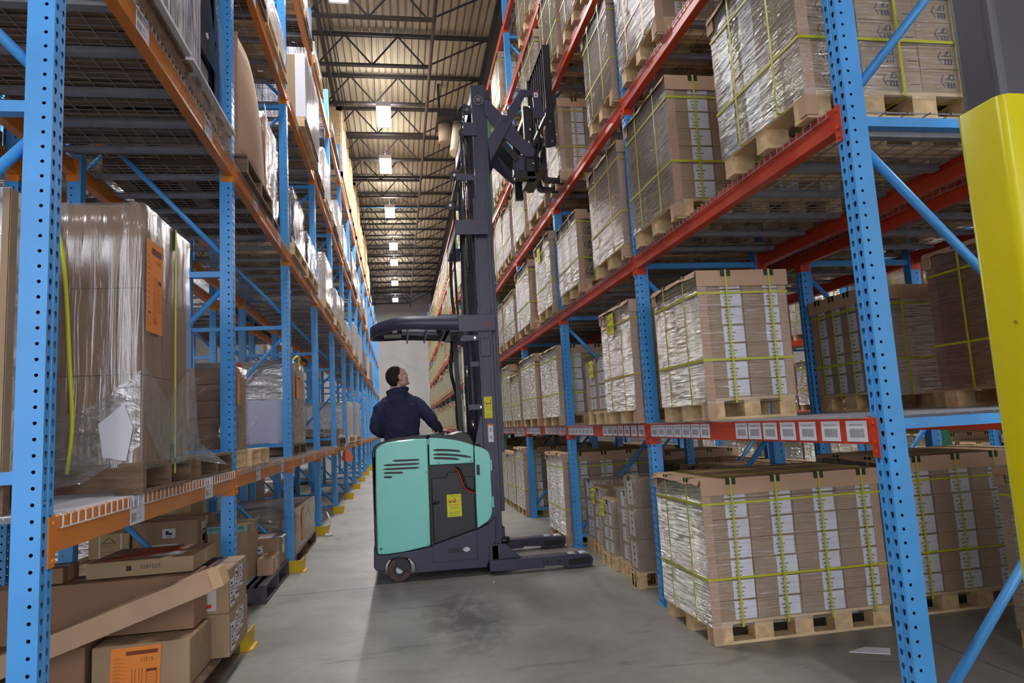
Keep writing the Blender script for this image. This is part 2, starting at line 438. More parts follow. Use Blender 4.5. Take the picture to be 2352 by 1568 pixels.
# lamps: suspended strip-tube high bays
LAMPW = bpy.data.materials.new('glowing lamp tube'); LAMPW.use_nodes = True
_n = LAMPW.node_tree; _e = _n.nodes.new('ShaderNodeEmission'); _e.inputs[0].default_value = (1, .97, .95, 1); _e.inputs[1].default_value = 30
_n.links.new(_e.outputs[0], _n.nodes['Material Output'].inputs[0])
def lamp_proto():
    r = thing('high_bay_lamp', 'x', 'lamp', (0, 0, 0))
    mb = MB(); mb.box(-.03, .03, -.58, .58, .04, .09); mb.box(-.17, .17, -.6, -.54, .0, .09); mb.box(-.17, .17, .54, .6, .0, .09); mb.box(-.17, -.15, -.58, .58, 0, .04); mb.box(.15, .17, -.58, .58, 0, .04); mb.box(-.06, .06, -.5, .5, .09, .13)
    mb.build('lamp_housing', LAMPH, r)
    for k in range(4):
        x = -.11 + k*.073
        mb = MB(); mb.cyl((x, -.54, .02), (x, .54, .02), .018, 8); mb.build('lamp_tube', LAMPW, r)
    mb = MB(); mb.box(-.148, .148, -.535, .535, -.004, .0); mb.build('lamp_lens', LAMPW, r)
    mb = MB()
    for y in (-.45, .45): mb.cyl((0, y, .12), (0, y, .42), .006, 5)
    mb.build('hanger_cable', GALV, r)
    la = bpy.data.lights.new('lamp light', 'AREA'); la.shape = 'RECTANGLE'; la.size = .30; la.size_y = 1.08; la.energy = 140; la.color = (1, .975, .97)
    lo = bpy.data.objects.new('lamp_light', la); link(lo, r, (0, 0, -.012))
    lu = bpy.data.lights.new('lamp uplight', 'AREA'); lu.shape = 'RECTANGLE'; lu.size = .30; lu.size_y = 1.08; lu.energy = 16; lu.color = (1, .97, .93)
    lo = bpy.data.objects.new('lamp_light', lu); link(lo, r, (0, 0, .135)); lo.rotation_euler = (PI, 0, 0)
    return r
lp = lamp_proto()
LY = [(-.78, 10.6, 8.7), (-.12, 15.5, 8.7), (-.14, 18.55, 8.7), (-.08, 22.7, 8.7), (0, 27.05, 8.7), (0, 29.7, 8.7), (0, 34, 8.7), (0, 38.5, 8.7),
      (-.4, 6.2, 8.7), (-.3, -7, 8.7)]
for X in (-5.3, 5.7):
    for Y in (1.5, 7, 12.5, 18, 24, 30, 36): LY.append((X, Y, 8.7))
LN = ['nearest in view', 'second in view', 'third in view', 'fourth in view', 'fifth in view', 'sixth in view', 'seventh', 'last before back wall', 'just above the truck', 'farthest behind the camera']
for i, q in enumerate(LY):
    o = lp if i == 0 else copy_tree(lp)
    o.location = q
    if i < 10:
        o['label'] = 'glowing four-tube high bay lamp over the aisle, ' + LN[i]; o['group'] = 'lamps over the centre aisle'
    else:
        sd = 'left' if q[0] < 0 else 'right'
        o['label'] = 'glowing high bay lamp over the next aisle on the %s, %s' % (sd, ORD[int((q[1])/5.5)]); o['group'] = 'lamps over neighbouring aisles'

# ------------------------------------------------------------------ rack parts
PW, PD = .076, .085      # post: 76 mm across the aisle face (y), 85 mm deep (x)
PITCH = 2.51; X_L = -1.111; X_R = 1.831; Y_L = 2.379; Y_R = 2.358; DEP = 1.067
def hole_panel(mb, O, U, V, w, h, cx, cy, pts):
    """rect (w x h) at O spanned by unit U,V with an 8-point hole pts around (cx,cy)"""
    O = Vector(O); U = Vector(U); V = Vector(V)
    P = lambda u, v: tuple(O + U*u + V*v)
    outer = [(w, cy), (w, h), (cx, h), (0, h), (0, cy), (0, 0), (cx, 0), (w, 0)]
    inner = [(cx + a, cy + b) for a, b in pts]
    for i in range(8):
        j = (i+1) % 8
        mb.face([P(*outer[i]), P(*outer[j]), P(*inner[j]), P(*inner[i])])
def post_mesh(H, m):
    mb = MB(); n = int(H/.0508)
    r = .0062; c8 = [(r*math.cos(i*PI/4), r*math.sin(i*PI/4)) for i in range(8)]
    td = [(.0085, .004), (.0068, .011), (0, .0135), (-.0068, .011), (-.0085, .004), (-.0045, -.008), (0, -.0125), (.0045, -.008)]
    for i in range(n):
        z = i*.0508
        # aisle face (x=0): two teardrop columns with a shallow groove between
        hole_panel(mb, (0, 0, z), (0, 1, 0), (0, 0, 1), .034, .0508, .018, .0254, td)
        hole_panel(mb, (0, .042, z), (0, 1, 0), (0, 0, 1), .034, .0508, .016, .0254, td)
        # side faces: one column of round bolt holes near the aisle edge
        hole_panel(mb, (0, 0, z), (1, 0, 0), (0, 0, 1), PD, .0508, .026, .0254, c8)
        hole_panel(mb, (0, PW, z), (1, 0, 0), (0, 0, 1), PD, .0508, .026, .0254, c8)
    T = n*.0508
    mb.face([(0, .034, 0), (0, .034, T), (.004, .036, T), (.004, .036, 0)]); mb.face([(.004, .036, 0), (.004, .036, T), (.004, .040, T), (.004, .040, 0)])
    mb.face([(.004, .040, 0), (.004, .040, T), (0, .042, T), (0, .042, 0)])
    mb.face([(PD, 0, 0), (PD, 0, T), (PD, PW, T), (PD, PW, 0)])
    mb.face([(0, 0, T), (PD, 0, T), (PD, PW, T), (0, PW, T)])
    mb.face([(.045, .001, 0), (.045, .001, T), (.045, PW - .001, T), (.045, PW - .001, 0)], 1)  # inner sheet coloured dark to stand in for shade behind the holes
    return mb.mesh('post', [m, mat('painted shade inside post', (20, 24, 34), .9)])
def frame_meshes(m, H):
    d = {}
    d['post'] = post_mesh(H, m)
    mb = MB(); ym = PW/2
    hz = MB(); hz.box(PD - .004, DEP - PD + .004, ym - .022, ym + .022, -.0005, .0395); d['brace_h'] = hz.mesh('horizontal_brace', m)
    return d
def make_frame(m, H, colour):
    r = thing('upright_frame', 'x', 'rack frame', (0, 0, 0))
    pm = post_mesh(H, m)
    obj_from(pm, 'post', r)
    o = obj_from(pm, 'post', r, (DEP, PW, 0), PI)
    ym = PW/2
    hz = MB(); hz.box(PD - .004, DEP - PD + .004, ym - .022, ym + .022, -.02, .02); hm = hz.mesh('horizontal_brace', m)
    z = .12; k = 0
    while z < H - .05:
        obj_from(hm, 'horizontal_brace', r, (0, 0, z)); z = .07 + 1.23*(k+1) - .02; k += 1
    def diag(zn, zf):
        mb = MB(); mb.cyl((PD - .02, ym, zn), (DEP - PD + .02, ym, zf), .019, 10); return mb.mesh('diagonal_brace', m)
    d1 = diag(.0, 1.02); d2 = diag(.92, -.1)
    obj_from(d1, 'diagonal_brace', r, (0, 0, .17))
    for q in range(3):
        b = 1.30 + 2.46*q
        obj_from(d2, 'diagonal_brace', r, (0, 0, b + .20))     # far-low to near-high
        if b + 2.4 < H: obj_from(d1, 'diagonal_brace', r, (0, 0, b + 1.34))
    for xx in (0, DEP - .1):
        mb = MB(); mb.box(xx - .01, xx + .12, -.03, PW + .03, 0, .008); mb.cyl((xx + .05, -.015, 0), (xx + .05, -.015, .03), .01, 6)
        mb.build('foot_plate', m, r)
    return r
def bracket_mesh(m, h, ext, lock):
    """L end plate; beam end at y=0 and the post at y<0; z=0 is beam top"""
    mb = MB()
    mb.box(-.006, -.001, -.036, .0, -h - ext, 0)             # over the aisle face of the post
    mb.box(-.006, PD - .012, -.001, .003, -h - ext, 0)       # against the side of the post
    for z in (-.022, -h - ext + .022): mb.cyl((-.014, -.018, z), (-.004, -.018, z), .007, 8)
    mb.cyl((-.018, -.02, -h + .01), (-.004, -.02, -h + .01), .009, 8, 1 if lock else 0)
    return mb.mesh('end_bracket', [m, STEEL])
BL = PITCH - PW
def beam_mesh(m, h, L=BL):
    p = [(-.005, -h), (-.005, 0), (.012, 0), (.016, -.012), (.030, -.040), (.050, -.043), (.050, -h)]
    mb = MB(); mb.prism([(-.005, -h), (-.005, -.003), (-.002, 0), (.030, 0), (.030, -.040), (.050, -.040), (.050, -h)], 0, L, 'y')
    mb.box(-.0062, -.005, .01, L - .01, -h*.46, -h*.42)      # pressed crease line
    return mb.mesh('beam', m)
def make_beam(m, h, ext, nm):
    r = thing('shelf_beam', 'x', 'shelf beam', (0, 0, 0))
    obj_from(beam_mesh(m, h), 'beam_bar', r)
    bm = bracket_mesh(m, h, ext, False); bm2 = bracket_mesh(m, h, ext, True)
    obj_from(bm, 'end_bracket', r)
    mb = MB(); mb.box(-.006, -.001, 0, .036, -h - ext, 0); mb.box(-.006, PD - .012, -.003, .001, -h - ext, 0)
    for z in (-.022, -h - ext + .022): mb.cyl((-.014, .018, z), (-.004, .018, z), .007, 8)
    obj_from(mb.mesh('end_bracket', m), 'end_bracket', r, (0, BL, 0))
    return r
def deck_meshes(wm, cm, hook):
    w = 1.19; D = DEP - .03
    mb = MB(); t = .0021
    ny = int(D/.1)
    for i in range(22):
        y = .02 + i*(w - .04)/21
        mb.box(.0, D, y - t, y + t, -t, t)
        mb.box(-.012, .0, y - t, y + t, -t, t)
        mb.box(-.012 - t, -.012 + t, y - t, y + t, -hook, t)
    for i in range(ny):
        x = .05 + i*(D - .08)/(ny - 1)
        mb.box(x - t, x + t, .0, w, -3*t, -t)
    mb.box(-.012 - t*2.4, -.012 - t*.4, .0, w, -hook, -hook + 2*t)
    wires = mb.mesh('wire_mesh', wm)
    mb = MB(); mb.box(.012, D - .02, -.024, .024, -.036, -.0075); mb.box(.012, D - .02, -.034, .034, -.0125, -.0075)
    return wires, mb.mesh('support_channel', cm)
def make_deck(wm, cm, hook=.035):
    wires, ch = deck_meshes(wm, cm, hook)
    r = thing('wire_deck', 'x', 'wire deck', (0, 0, 0))
    obj_from(wires, 'wire_mesh', r)
    for y in (.2, .595, .99): obj_from(ch, 'support_channel', r, (0, y, 0))
    return r
F_BLUE = make_frame(BLUE, 7.82, 'blue'); F_GREEN = make_frame(GREENP, 7.82, 'green'); F_BLUE8 = make_frame(BLUE, 8.25, 'blue')
B_OR = make_beam(ORANGE, .115, .045, 'orange'); B_RD = make_beam(RED, .105, .05, 'red')
D_G = make_deck(GALVD, GALV); D_W = make_deck(WHITEW, GALV, .045); D_N = make_deck(GALVD, GALV, .005)
FIRST = {}
def place(proto, loc, rz=0, **kw):
    if id(proto) not in FIRST: FIRST[id(proto)] = 1; o = proto
    else: o = copy_tree(proto)
    o.location = loc; o.rotation_euler = (0, 0, rz)
    for k, v in kw.items(): o[k] = v
    return o
LZ = [0, 1.15, 3.33, 5.155, 6.975]
RZ = [0, 1.31, 2.595, 3.88, 5.175, 6.44, 7.65]
BEAMS = {}
def rack(side, x0, y0, n0, n1, levels, beamp, h, rowname, frames, fh=None, rear=True, decks=True):
    """x0 aisle face; side +1: depth goes +x ; -1: depth goes -x"""
    for k in range(n0, n1 + 1):
        y = y0 + PITCH*k
        fp = frames(k)
        loc = (x0, y, 0) if side > 0 else (x0, y + PW, 0)
        place(fp, loc, 0 if side > 0 else PI, label='%s upright frame of %s, %s from the camera' % ('green' if fp is F_GREEN else 'blue', rowname, ORD[k - n0 if n0 >= 0 else k + 1]), group='upright frames of ' + rowname)
        if k == n1: break
        ya = y + PW
        for li, z in enumerate(levels):
            if li == 0: continue
            nm = 'orange' if beamp is B_OR else 'red'
            for fr in ((0, 1) if rear else (0,)):
                if side > 0: lx, ly, rz = (x0 if fr == 0 else x0 + DEP), (ya if fr == 0 else ya + BL), (0 if fr == 0 else PI)
                else: lx, ly, rz = (x0 if fr == 0 else x0 - DEP), (ya + BL if fr == 0 else ya), (PI if fr == 0 else 0)
                BEAMS[(x0, k, li, fr)] = place(beamp, (lx, ly, z), rz, label='%s %s shelf beam of %s, %s level, %s bay' % (nm, 'front' if fr == 0 else 'rear', rowname, LV[li], ORD[k - n0]), group='shelf beams of ' + rowname)
            if not decks or k >= (12 if x0 == X_L else 11 if x0 == X_R else 5): continue
            for q in (0, 1):
                yy = ya + .02 + q*1.21
                dp = D_W if (side < 0 and li == 1 and k == 0 and x0 > -2) else D_G
                if side > 0 and li == 1: dp = D_N
                if side > 0: place(dp, (x0, yy, z + .003), 0, label='wire mesh deck of %s, %s level, %s bay, %s half' % (rowname, LV[li], ORD[k - n0], 'near' if q == 0 else 'far'), group='wire decks of ' + rowname)
                else: place(dp, (x0, yy + 1.19, z + .003), PI, label='wire mesh deck of %s, %s level, %s bay, %s half' % (rowname, LV[li], ORD[k - n0], 'near' if q == 0 else 'far'), group='wire decks of ' + rowname)
rack(-1, X_L, Y_L, 0, 15, LZ, B_OR, .115, 'left rack', lambda k: F_BLUE)
rack(-1, -2.48, Y_L, 0, 8, LZ[:4], B_OR, .115, 'rack behind left rack', lambda k: F_BLUE)
rack(1, X_R, Y_R, 0, 15, RZ, B_RD, .105, 'right rack', lambda k: F_GREEN if 4 <= k <= 13 else F_BLUE8)
rack(1, 3.2, Y_R, 0, 7, RZ[:5], B_RD, .105, 'rack behind right rack', lambda k: F_BLUE)
rack(-1, -6.6, Y_L, 2, 8, LZ[:4], B_OR, .115, 'far left rack', lambda k: F_BLUE, rear=False, decks=False)
rack(1, 7.2, Y_R, 0, 6, RZ[:4], B_RD, .105, 'far right rack', lambda k: F_BLUE, rear=False, decks=False)
# yellow floor guards in front of the left posts
def guard_proto():
    mb = MB(); mb.box(.075, .085, -.065, .13, 0, .12); mb.box(-.09, .085, -.067, -.057, 0, .12); mb.box(.012, .11, -.055, .13, 0, .008)
    me = mb.mesh('post_guard', YEL); return me
gm = guard_proto()
for k in range(1, 16):
    o = obj_from(gm, 'post_guard', None, (X_L + .012, Y_L + PITCH*k, 0))
    tag(o, 'yellow steel floor guard at foot of left rack post, %s from the camera' % ORD[k-1], 'post guard', 'yellow guards along the left rack')
# location labels on beams
def sheet(mb, fn, w, h, mi):
    mb.face([fn(0, 0), fn(w, 0), fn(w, h), fn(0, h)], mi, [(0, 0), (1, 0), (1, 1), (0, 1)])
def loc_label(name, w, h, two=False):
    mb = MB(); t = .0012
    mb.box(0, t, 0, w, 0, h)       # paper, faces -x at x=0
    return mb
LBL = {}
def beam_label(parent_x, y, z, w, h, facing, style):
    key = (w, h, style)
    if key not in LBL:
        mb = MB(); e = .0012
        # local: u along +y', v up, thickness to -n; facing solved by rotation
        mb.box(-e, 0, 0, w, 0, h)
        f = lambda u, v: (-e - .0004, w - u, v)
        if style == 'wide':
            mb.face([f(w*.17, h*.2), f(w*.87, h*.2), f(w*.87, h*.62), f(w*.17, h*.62)], 1, [(0, 0), (1, 0), (1, 1), (0, 1)])
            put_text(mb, 'CH01.001.L.001.010', h*.12, lambda u, v: f(w*.5 + u, h*.8 + v), 2)
        else:
            for q in (0, 1):
                b = h*(.1 + .47*q)
                mb.face([f(w*.08, b), f(w*.42, b), f(w*.42, b + h*.3), f(w*.08, b + h*.3)], 1, [(0, 0), (1, 0), (1, 1), (0, 1)])
                put_text(mb, 'CH01', h*.10, lambda u, v: f(w*.5 + u, b + h*.27 + v), 2, 'LEFT')
                put_text(mb, '001.L.001.010', h*.10, lambda u, v: f(w*.5 + u, b + h*.08 + v), 2, 'LEFT', sx=.7)
        LBL[key] = mb.mesh('location_label', [PAPER, BARC, INK])
    return LBL[key]
for k in range(0, 7):
    spots = [.02, .19, .36, .52, .68, .83, .97] + [1.42, 1.56, 1.70, 1.84, 1.98, 2.12, 2.26] if k < 3 else [.05, .2, .35, .5, .65, .9, 1.1, 1.3, 1.5, 1.7, 1.9, 2.1]
    for i, s in enumerate(spots):
        obj_from(beam_label(0, 0, 0, .128, .084, 0, 'wide'), 'barcode_sticker', BEAMS[(X_R, k, 1, 0)], (-.0065, s, -.096))
for k in range(0, 8):
    for li in (1, 2, 3):
        for s in (.62, 1.72):
            obj_from(beam_label(0, 0, 0, .16, .115, 0, 'double'), 'location_sticker', BEAMS[(X_L, k, li, 0)], (-.0065, BL - s - .16, -.1145))
# ------------------------------------------------------------------ strapped pallet loads (right-hand racks)
def pallet_boxes(mb, D, W, H=.13, nb=5, nw=3, mi=0, mj=1):
    """block pallet: long side D along x with nb blocks, W along y with nw blocks"""
    bw = .095; bl = min(.12, D/nb*.55)
    for j in range(nw):
        y = j*(W - bw)/(nw - 1)
        mb.box(0, D, y, y + bw, 0, .017, mi)
        for i in range(nb):
            x = i*(D - bl)/(nb - 1); mb.box(x, x + bl, y + .002, y + bw - .002, .017, H - .034, mj)
    for i in range(nb):
        x = i*(D - bl)/(nb - 1); mb.box(x, x + bl, 0, W, H - .034, H - .017, mi)
    n = max(3, int(W/.13))
    for i in range(n):
        y = i*(W - .085)/(n - 1); mb.box(0, D, y, y + .085, H - .017, H, mi)
def ring(mb, a0, a1, b0, b1, c, w, t, plane, mi=0):
    """rectangular band of width w around a box. plane xy: horizontal at z=c ; yz: at x=c ; xz: at y=c"""
    def B(u0, u1, v0, v1):
        if plane == 'xy': mb.box(u0, u1, v0, v1, c - w/2, c + w/2, mi)
        elif plane == 'yz': mb.box(c - w/2, c + w/2, u0, u1, v0, v1, mi)
        else: mb.box(u0, u1, c - w/2, c + w/2, v0, v1, mi)
    B(a0 - t, a1 + t, b0 - t, b0); B(a0 - t, a1 + t, b1, b1 + t); B(a0 - t, a0, b0, b1); B(a1, a1 + t, b0, b1)
LAB = label_mat('shipping label', (222, 220, 234), (120, 118, 140), 4)
def logo_shape(mb, fn, s, mi):
    for q in ([(-1, .0), (-.5, .8), (-.35, .8), (-.8, .0)], [(-1, 0), (-.8, 0), (-.35, -.8), (-.5, -.8)], [(-.3, .15), (1, .15), (1, .3), (-.3, .3)],
              [(0, .3), (.35, .9), (.75, .9), (.4, .3)], [(.8, .3), (1, .3), (1, .9), (.8, .9)], [(-.55, -.15), (.3, -.15), (.3, -.28), (-.55, -.28)],
              [(-.1, -.3), (.2, -.3), (.2, -.9), (-.1, -.9)], [(.32, -.1), (.62, -.1), (.62, -.9), (.32, -.9)], [(.72, -.1), (1, -.1), (1, -.9), (.72, -.9)]):
        mb.face([fn(u*s, v*s) for u, v in q], mi)
_lm = {}
def load_proto(D, W, H, layers, cols, rows, style='label', detail=True, strap=STRAP, tilt=0, base=.13, capd=.09):
    """root local: x depth from aisle, y along aisle, z up"""
    r = thing('carton_pallet_load', 'x', 'pallet load', (0, 0, 0))
    ki = .015
    mb = MB(); pallet_boxes(mb, D - .034, W - .034, base, 5 if D > .9 else 3); mb.v = [(x + .017, y + .017, z) for x, y, z in mb.v]; mb.build('pallet', [PINE, PINE2], r)
    z0 = base; ztop = H - .004
    x0, x1, y0, y1 = ki, D - ki, ki, W - ki
    ch = (ztop - z0)/layers; cw = (x1 - x0)/cols; cd = (y1 - y0)/rows
    rnd = random.Random(int(D*100 + W*1000 + H*10))
    if detail:
        g = .0025
        mb = MB(); mb.box(g, cw - g, g, cd - g, .0015, ch - .0015, 0)
        mb.box(g - .0004, cw - g + .0004, cd/2 - .0, cd/2 + .0, ch - .002, ch - .002) if False else None
        if style == 'logo': logo_shape(mb, lambda u, v: (cw*.45 + u, g - .0006, ch*.5 + v), ch*.33, 1); mb.box(cw*.8, cw*.97, g - .0005, g, ch*.3, ch*.34, 1)
        mb.box(cw*.02, cw*.98, g - .0004, g, ch*.86, ch*.87, 2)
        cm = mb.mesh('carton', [KRAFT, INK, GAP])
        mb = MB(); mb.box(g, cw - g, g, cd - g, .0015, ch - .0015, 0); cs = mb.mesh('carton', [KRAFTD])
        lb = MB(); f = lambda u, v: (u, -.001, v)
        a, b = cw*.50, cw*.965
        lb.box(a, b, -.001, .0, ch*.06, ch*.95, 0)
        lb.mi[-1] = 0
        lb.face([(a, -.0013, ch*.06), (b, -.0013, ch*.06), (b, -.0013, ch*.95), (a, -.0013, ch*.95)], 0, [(0, 0), (1, 0), (1, 1), (0, 1)])
        for u, v, w_ in ((.2, .78, .24), (.12, .55, .14), (.38, .55, .2), (.16, .36, .34), (.18, .17, .3)):
            ww = b - a; lb.face([(a + ww*u, -.0016, ch*v), (a + ww*(u + w_), -.0016, ch*v), (a + ww*(u + w_), -.0016, ch*(v + .06)), (a + ww*u, -.0016, ch*(v + .06))], 1)
        lm = lb.mesh('shipping_label', [PAPER, mat('grey barcode print', (120, 116, 140), .6)])
        if style == 'logo':
            ls = MB(); a, b = cd*.12, cd*.62
            ls.box(a, b, -.001, 0, ch*.08, ch*.92, 0)
            for u, v, w_ in ((.2, .78, .3), (.12, .55, .2), (.48, .55, .3), (.16, .36, .5), (.18, .17, .4)): ls.box(a + (b - a)*u, a + (b - a)*(u + w_), -.0016, -.001, ch*v, ch*(v + .06), 1)
            lsm = ls.mesh('shipping_label', [PAPER, mat('grey barcode print', (120, 116, 140), .6)])
        for k in range(layers):
            for i in range(cols):
                c = obj_from(cm, 'carton', r, (x0 + i*cw, y0 + rnd.uniform(-.002, .002), z0 + k*ch))
                if style == 'label': obj_from(lm, 'shipping_label', c, (rnd.uniform(-.006, .003), 0.0015, 0))
            for j in range(1, rows):
                c = obj_from(cs, 'carton', r, (x0 + rnd.uniform(-.001, .001), y0 + j*cd, z0 + k*ch))
                if style == 'logo': obj_from(lsm, 'shipping_label', c, (.0015, cd, 0), -PI/2)
                if k == layers - 1 or j == rows - 1:
                    for i in range(1, cols): obj_from(cs, 'carton', r, (x0 + i*cw, y0 + j*cd, z0 + k*ch))
    else:
        mb = MB()
        mb.box(x0, x1, y0, y1, z0, ztop, 0)
        for k in range(1, layers): ring(mb, x0, x1, y0, y1, z0 + k*ch, .003, .0008, 'xy', 1)
        for i in range(1, cols): mb.box(x0 + i*cw - .0015, x0 + i*cw + .0015, y0 - .0008, y0, z0, ztop, 1)
        for j in range(1, rows): mb.box(x0 - .0008, x0, y0 + j*cd - .0015, y0 + j*cd + .0015, z0, ztop, 1)
        for k in range(layers):
            for i in range(cols):
                if style == 'label': mb.box(x0 + (i + .5)*cw, x0 + (i + .95)*cw, y0 - .0015, y0, z0 + k*ch + ch*.05, z0 + k*ch + ch*.95, 2)
                elif style == 'logo': logo_shape(mb, lambda u, v: (x0 + (i + .45)*cw + u, y0 - .001, z0 + (k + .5)*ch + v), ch*.3, 3)
        mb.build('carton_stack', [KRAFT, GAP, PAPER, INK], r)
    # corner boards
    for cx, cy in ((0, 0), (1, 0), (0, 1), (1, 1)):
        mb = MB(); a = .055; t = .004
        X = x0 - t - .001 if cx == 0 else x1 + .001; Y = y0 - t - .001 if cy == 0 else y1 + .001
        zl = .012 if (cx == 0 and cy == 0) else z0
        mb.box(X, X + t, (y0 - .004 if cy == 0 else y1 + .004 - a), (y0 - .004 + a if cy == 0 else y1 + .004), zl, ztop)
        mb.box((x0 - .004 if cx == 0 else x1 + .004 - a), (x0 - .004 + a if cx == 0 else x1 + .004), Y, Y + t, zl, ztop)
        mb.build('corner_board', KRAFTL, r)
    # film wrap
    mb = MB(); e = .008
    nn = 3
    for (p, q) in (((x0 - e, y0 - e), (x1 + e, y0 - e)), ((x1 + e, y0 - e), (x1 + e, y1 + e)), ((x1 + e, y1 + e), (x0 - e, y1 + e)), ((x0 - e, y1 + e), (x0 - e, y0 - e))):
        mb.face([(p[0], p[1], z0 - .03), (q[0], q[1], z0 - .03), (q[0], q[1], ztop - .02), (p[0], p[1], ztop - .02)], 1 if p[1] == q[1] else 0)
    mb.build('film_wrap', [FILM, FILMF], r)
    # cardboard cap tray
    if capd:
        e = .013; mb = MB()
        n = 6; rn = [ztop + .008 + rnd.uniform(-.002, .004) for _ in range(n + 1)]
        mb.box(x0 - e, x1 + e, y0 - e, y1 + e, ztop + .003, ztop + .008)
        mb.box(x0 - e, x1 + e, y0 - e - .004, y0 - e, ztop - capd, ztop + .008); mb.box(x0 - e, x1 + e, y1 + e, y1 + e + .004, ztop - capd, ztop + .008)
        # aisle-side flap, bent up with a ragged front edge
        fl = rnd.uniform(.0, .02)
        k = len(mb.v); m_ = 7
        for i in range(m_ + 1):
            yy = y0 - e + (y1 - y0 + 2*e)*i/m_
            mb.v += [(x0 - e, yy, ztop + .008), (x0 - e - .010 - rnd.uniform(0, .012), yy, ztop - .012 - rnd.uniform(0, .02))]
        for i in range(m_): mb.f.append((k + 2*i, k + 2*i + 2, k + 2*i + 3, k + 2*i + 1)); mb.mi.append(0); mb.uv.append(None); mb.sm.append(False)
        mb.box(x1 + e, x1 + e + .004, y0 - e, y1 + e, ztop - capd, ztop + .008)
        mb.box(x0 - e - .006, x0 - e - .002, y1 + e - .06, y1 + e + .004, ztop - capd, ztop)
        mb.build('cap_tray', KRAFTL, r)
    # straps
    e = .019 if capd else .01
    for fr in (.30, .83):
        mb = MB(); ring(mb, x0 - .010, x1 + .010, y0 - .010, y1 + .010, z0 + (ztop - z0)*fr, .013, .0016, 'xy'); mb.build('strap', strap, r)
    for i in range(cols):
        xx = x0 + cw*(i + .62)
        mb = MB(); ring(mb, y0 - e, y1 + e, .10, ztop + .010, xx, .013, .0016, 'yz'); mb.build('strap', strap, r)
        mb = MB(); mb.box(xx - .032, xx + .032, y0 - e - .0012, y0 - e + .0006, ztop - .03, ztop + .0105); mb.box(xx - .032, xx + .032, y0 - e, y0 + .02, ztop + .009, ztop + .0105); mb.build('strap_guard', PAD, r)
    for fr in (.24, .70):
        yy = y0 + (y1 - y0)*fr
        mb = MB(); ring(mb, x0 - e - .004, x1 + e, .10, ztop + .010, yy, .013, .0016, 'xz'); mb.build('strap', strap, r)
        mb = MB(); mb.box(x0 - e - .0052, x0 - e - .0035, yy - .032, yy + .032, ztop - .03, ztop + .0105); mb.box(x0 - e, x0 + .02, yy - .032, yy + .032, ztop + .009, ztop + .0105); mb.build('strap_guard', PAD, r)
    return r
PR = {}
def put_load(x, y0, y1, z, H, style='label', detail=None, D=1.2, layers=None, cols=4, strap=None, label='', group=None, cap=.09, rz=0):
    W = round((y1 - y0)/.05)*.05 if (y0 > 9) else round(y1 - y0, 2)
    H = round(H, 2) if y0 < 9 else round(H/.1)*.1
    if detail is None: detail = y0 < 8.6
    layers = layers or max(3, int(round((H - .13)/.125)))
    strap = strap or STRAP
    key = (D, W, H, style, detail, layers, cols, strap.name, cap)
    if key not in PR:
        o = PR[key] = load_proto(D, W, H, layers, cols, 3, style, detail, strap, capd=cap)
    else: o = copy_tree(PR[key])
    o.location = (x, y0, z)
    if rz: o.rotation_euler = (0, 0, rz)
    o['label'] = label; 
    if group: o['group'] = group
    return o
XF = 1.765
GR = 'film wrapped carton loads of the right rack'
def RL(lv, y0, y1, H, label, **kw):
    z = RZ[lv] + (.006 if lv else 0)
    return put_load(kw.pop('x', XF), y0, y1, z, H, label=label, group=GR, **kw)
# floor
RL(0, 3.93, 4.69, .96, 'large strapped carton pallet on the floor just behind the nearest right post', layers=7, x=1.765)
# lowest beam
RL(1, 3.79, 4.51, .90, 'strapped carton pallet on lowest red beam, left of the nearest right post', layers=7, D=.60, cols=2, x=1.79)
RL(1, 4.95, 5.72, .95, 'tall wrapped pallet with yellow date sheet on lowest red beam, behind second post', strap=STRAPO)
RL(1, 7.46, 8.40, .90, 'wrapped pallet on lowest red beam just past the third right post')
RL(1, 8.72, 9.80, .95, 'wrapped pallet on lowest red beam, last before the fourth right post', D=1.15)
# second beam
RL(2, 2.52, 3.30, .92, 'strapped pallet of logo cartons on second beam, cut by top edge', style='logo', layers=7, x=1.76)
RL(2, 3.94, 4.74, .95, 'strapped pallet with torn cap on second red beam, second from the camera', layers=7)
RL(2, 4.95, 5.80, .95, 'wrapped pallet on second red beam, first beyond the second post', strap=STRAPO)
RL(2, 6.28, 7.12, .82, 'wrapped pallet of small-logo cartons on second red beam before third post', style='logo', layers=5, cols=5)
RL(2, 7.46, 8.33, .95, 'wrapped pallet with yellow sheet on second red beam beyond third post')
RL(2, 8.80, 9.82, .95, 'wrapped pallet on second red beam, last before the fourth post')
# third beam
RL(3, 2.52, 3.30, .92, 'strapped pallet on third beam above the nearest logo pallet', D=1.19)
RL(3, 4.00, 4.76, .95, 'bright glossy wrapped pallet on third beam before the second post', D=1.18, strap=STRAPO)
RL(3, 4.95, 5.68, .93, 'strapped pallet with label cartons on third beam beyond second post', strap=STRAP)
RL(3, 6.70, 7.32, .90, 'strapped pallet on third beam that the raised forks reach towards', strap=STRAPO, D=1.17)
RL(3, 7.52, 8.60, .95, 'glossy wrapped pallet on third beam just beyond the third post', strap=STRAPO)
RL(3, 8.82, 9.75, .95, 'glossy wrapped pallet on third beam, last before the fourth post')
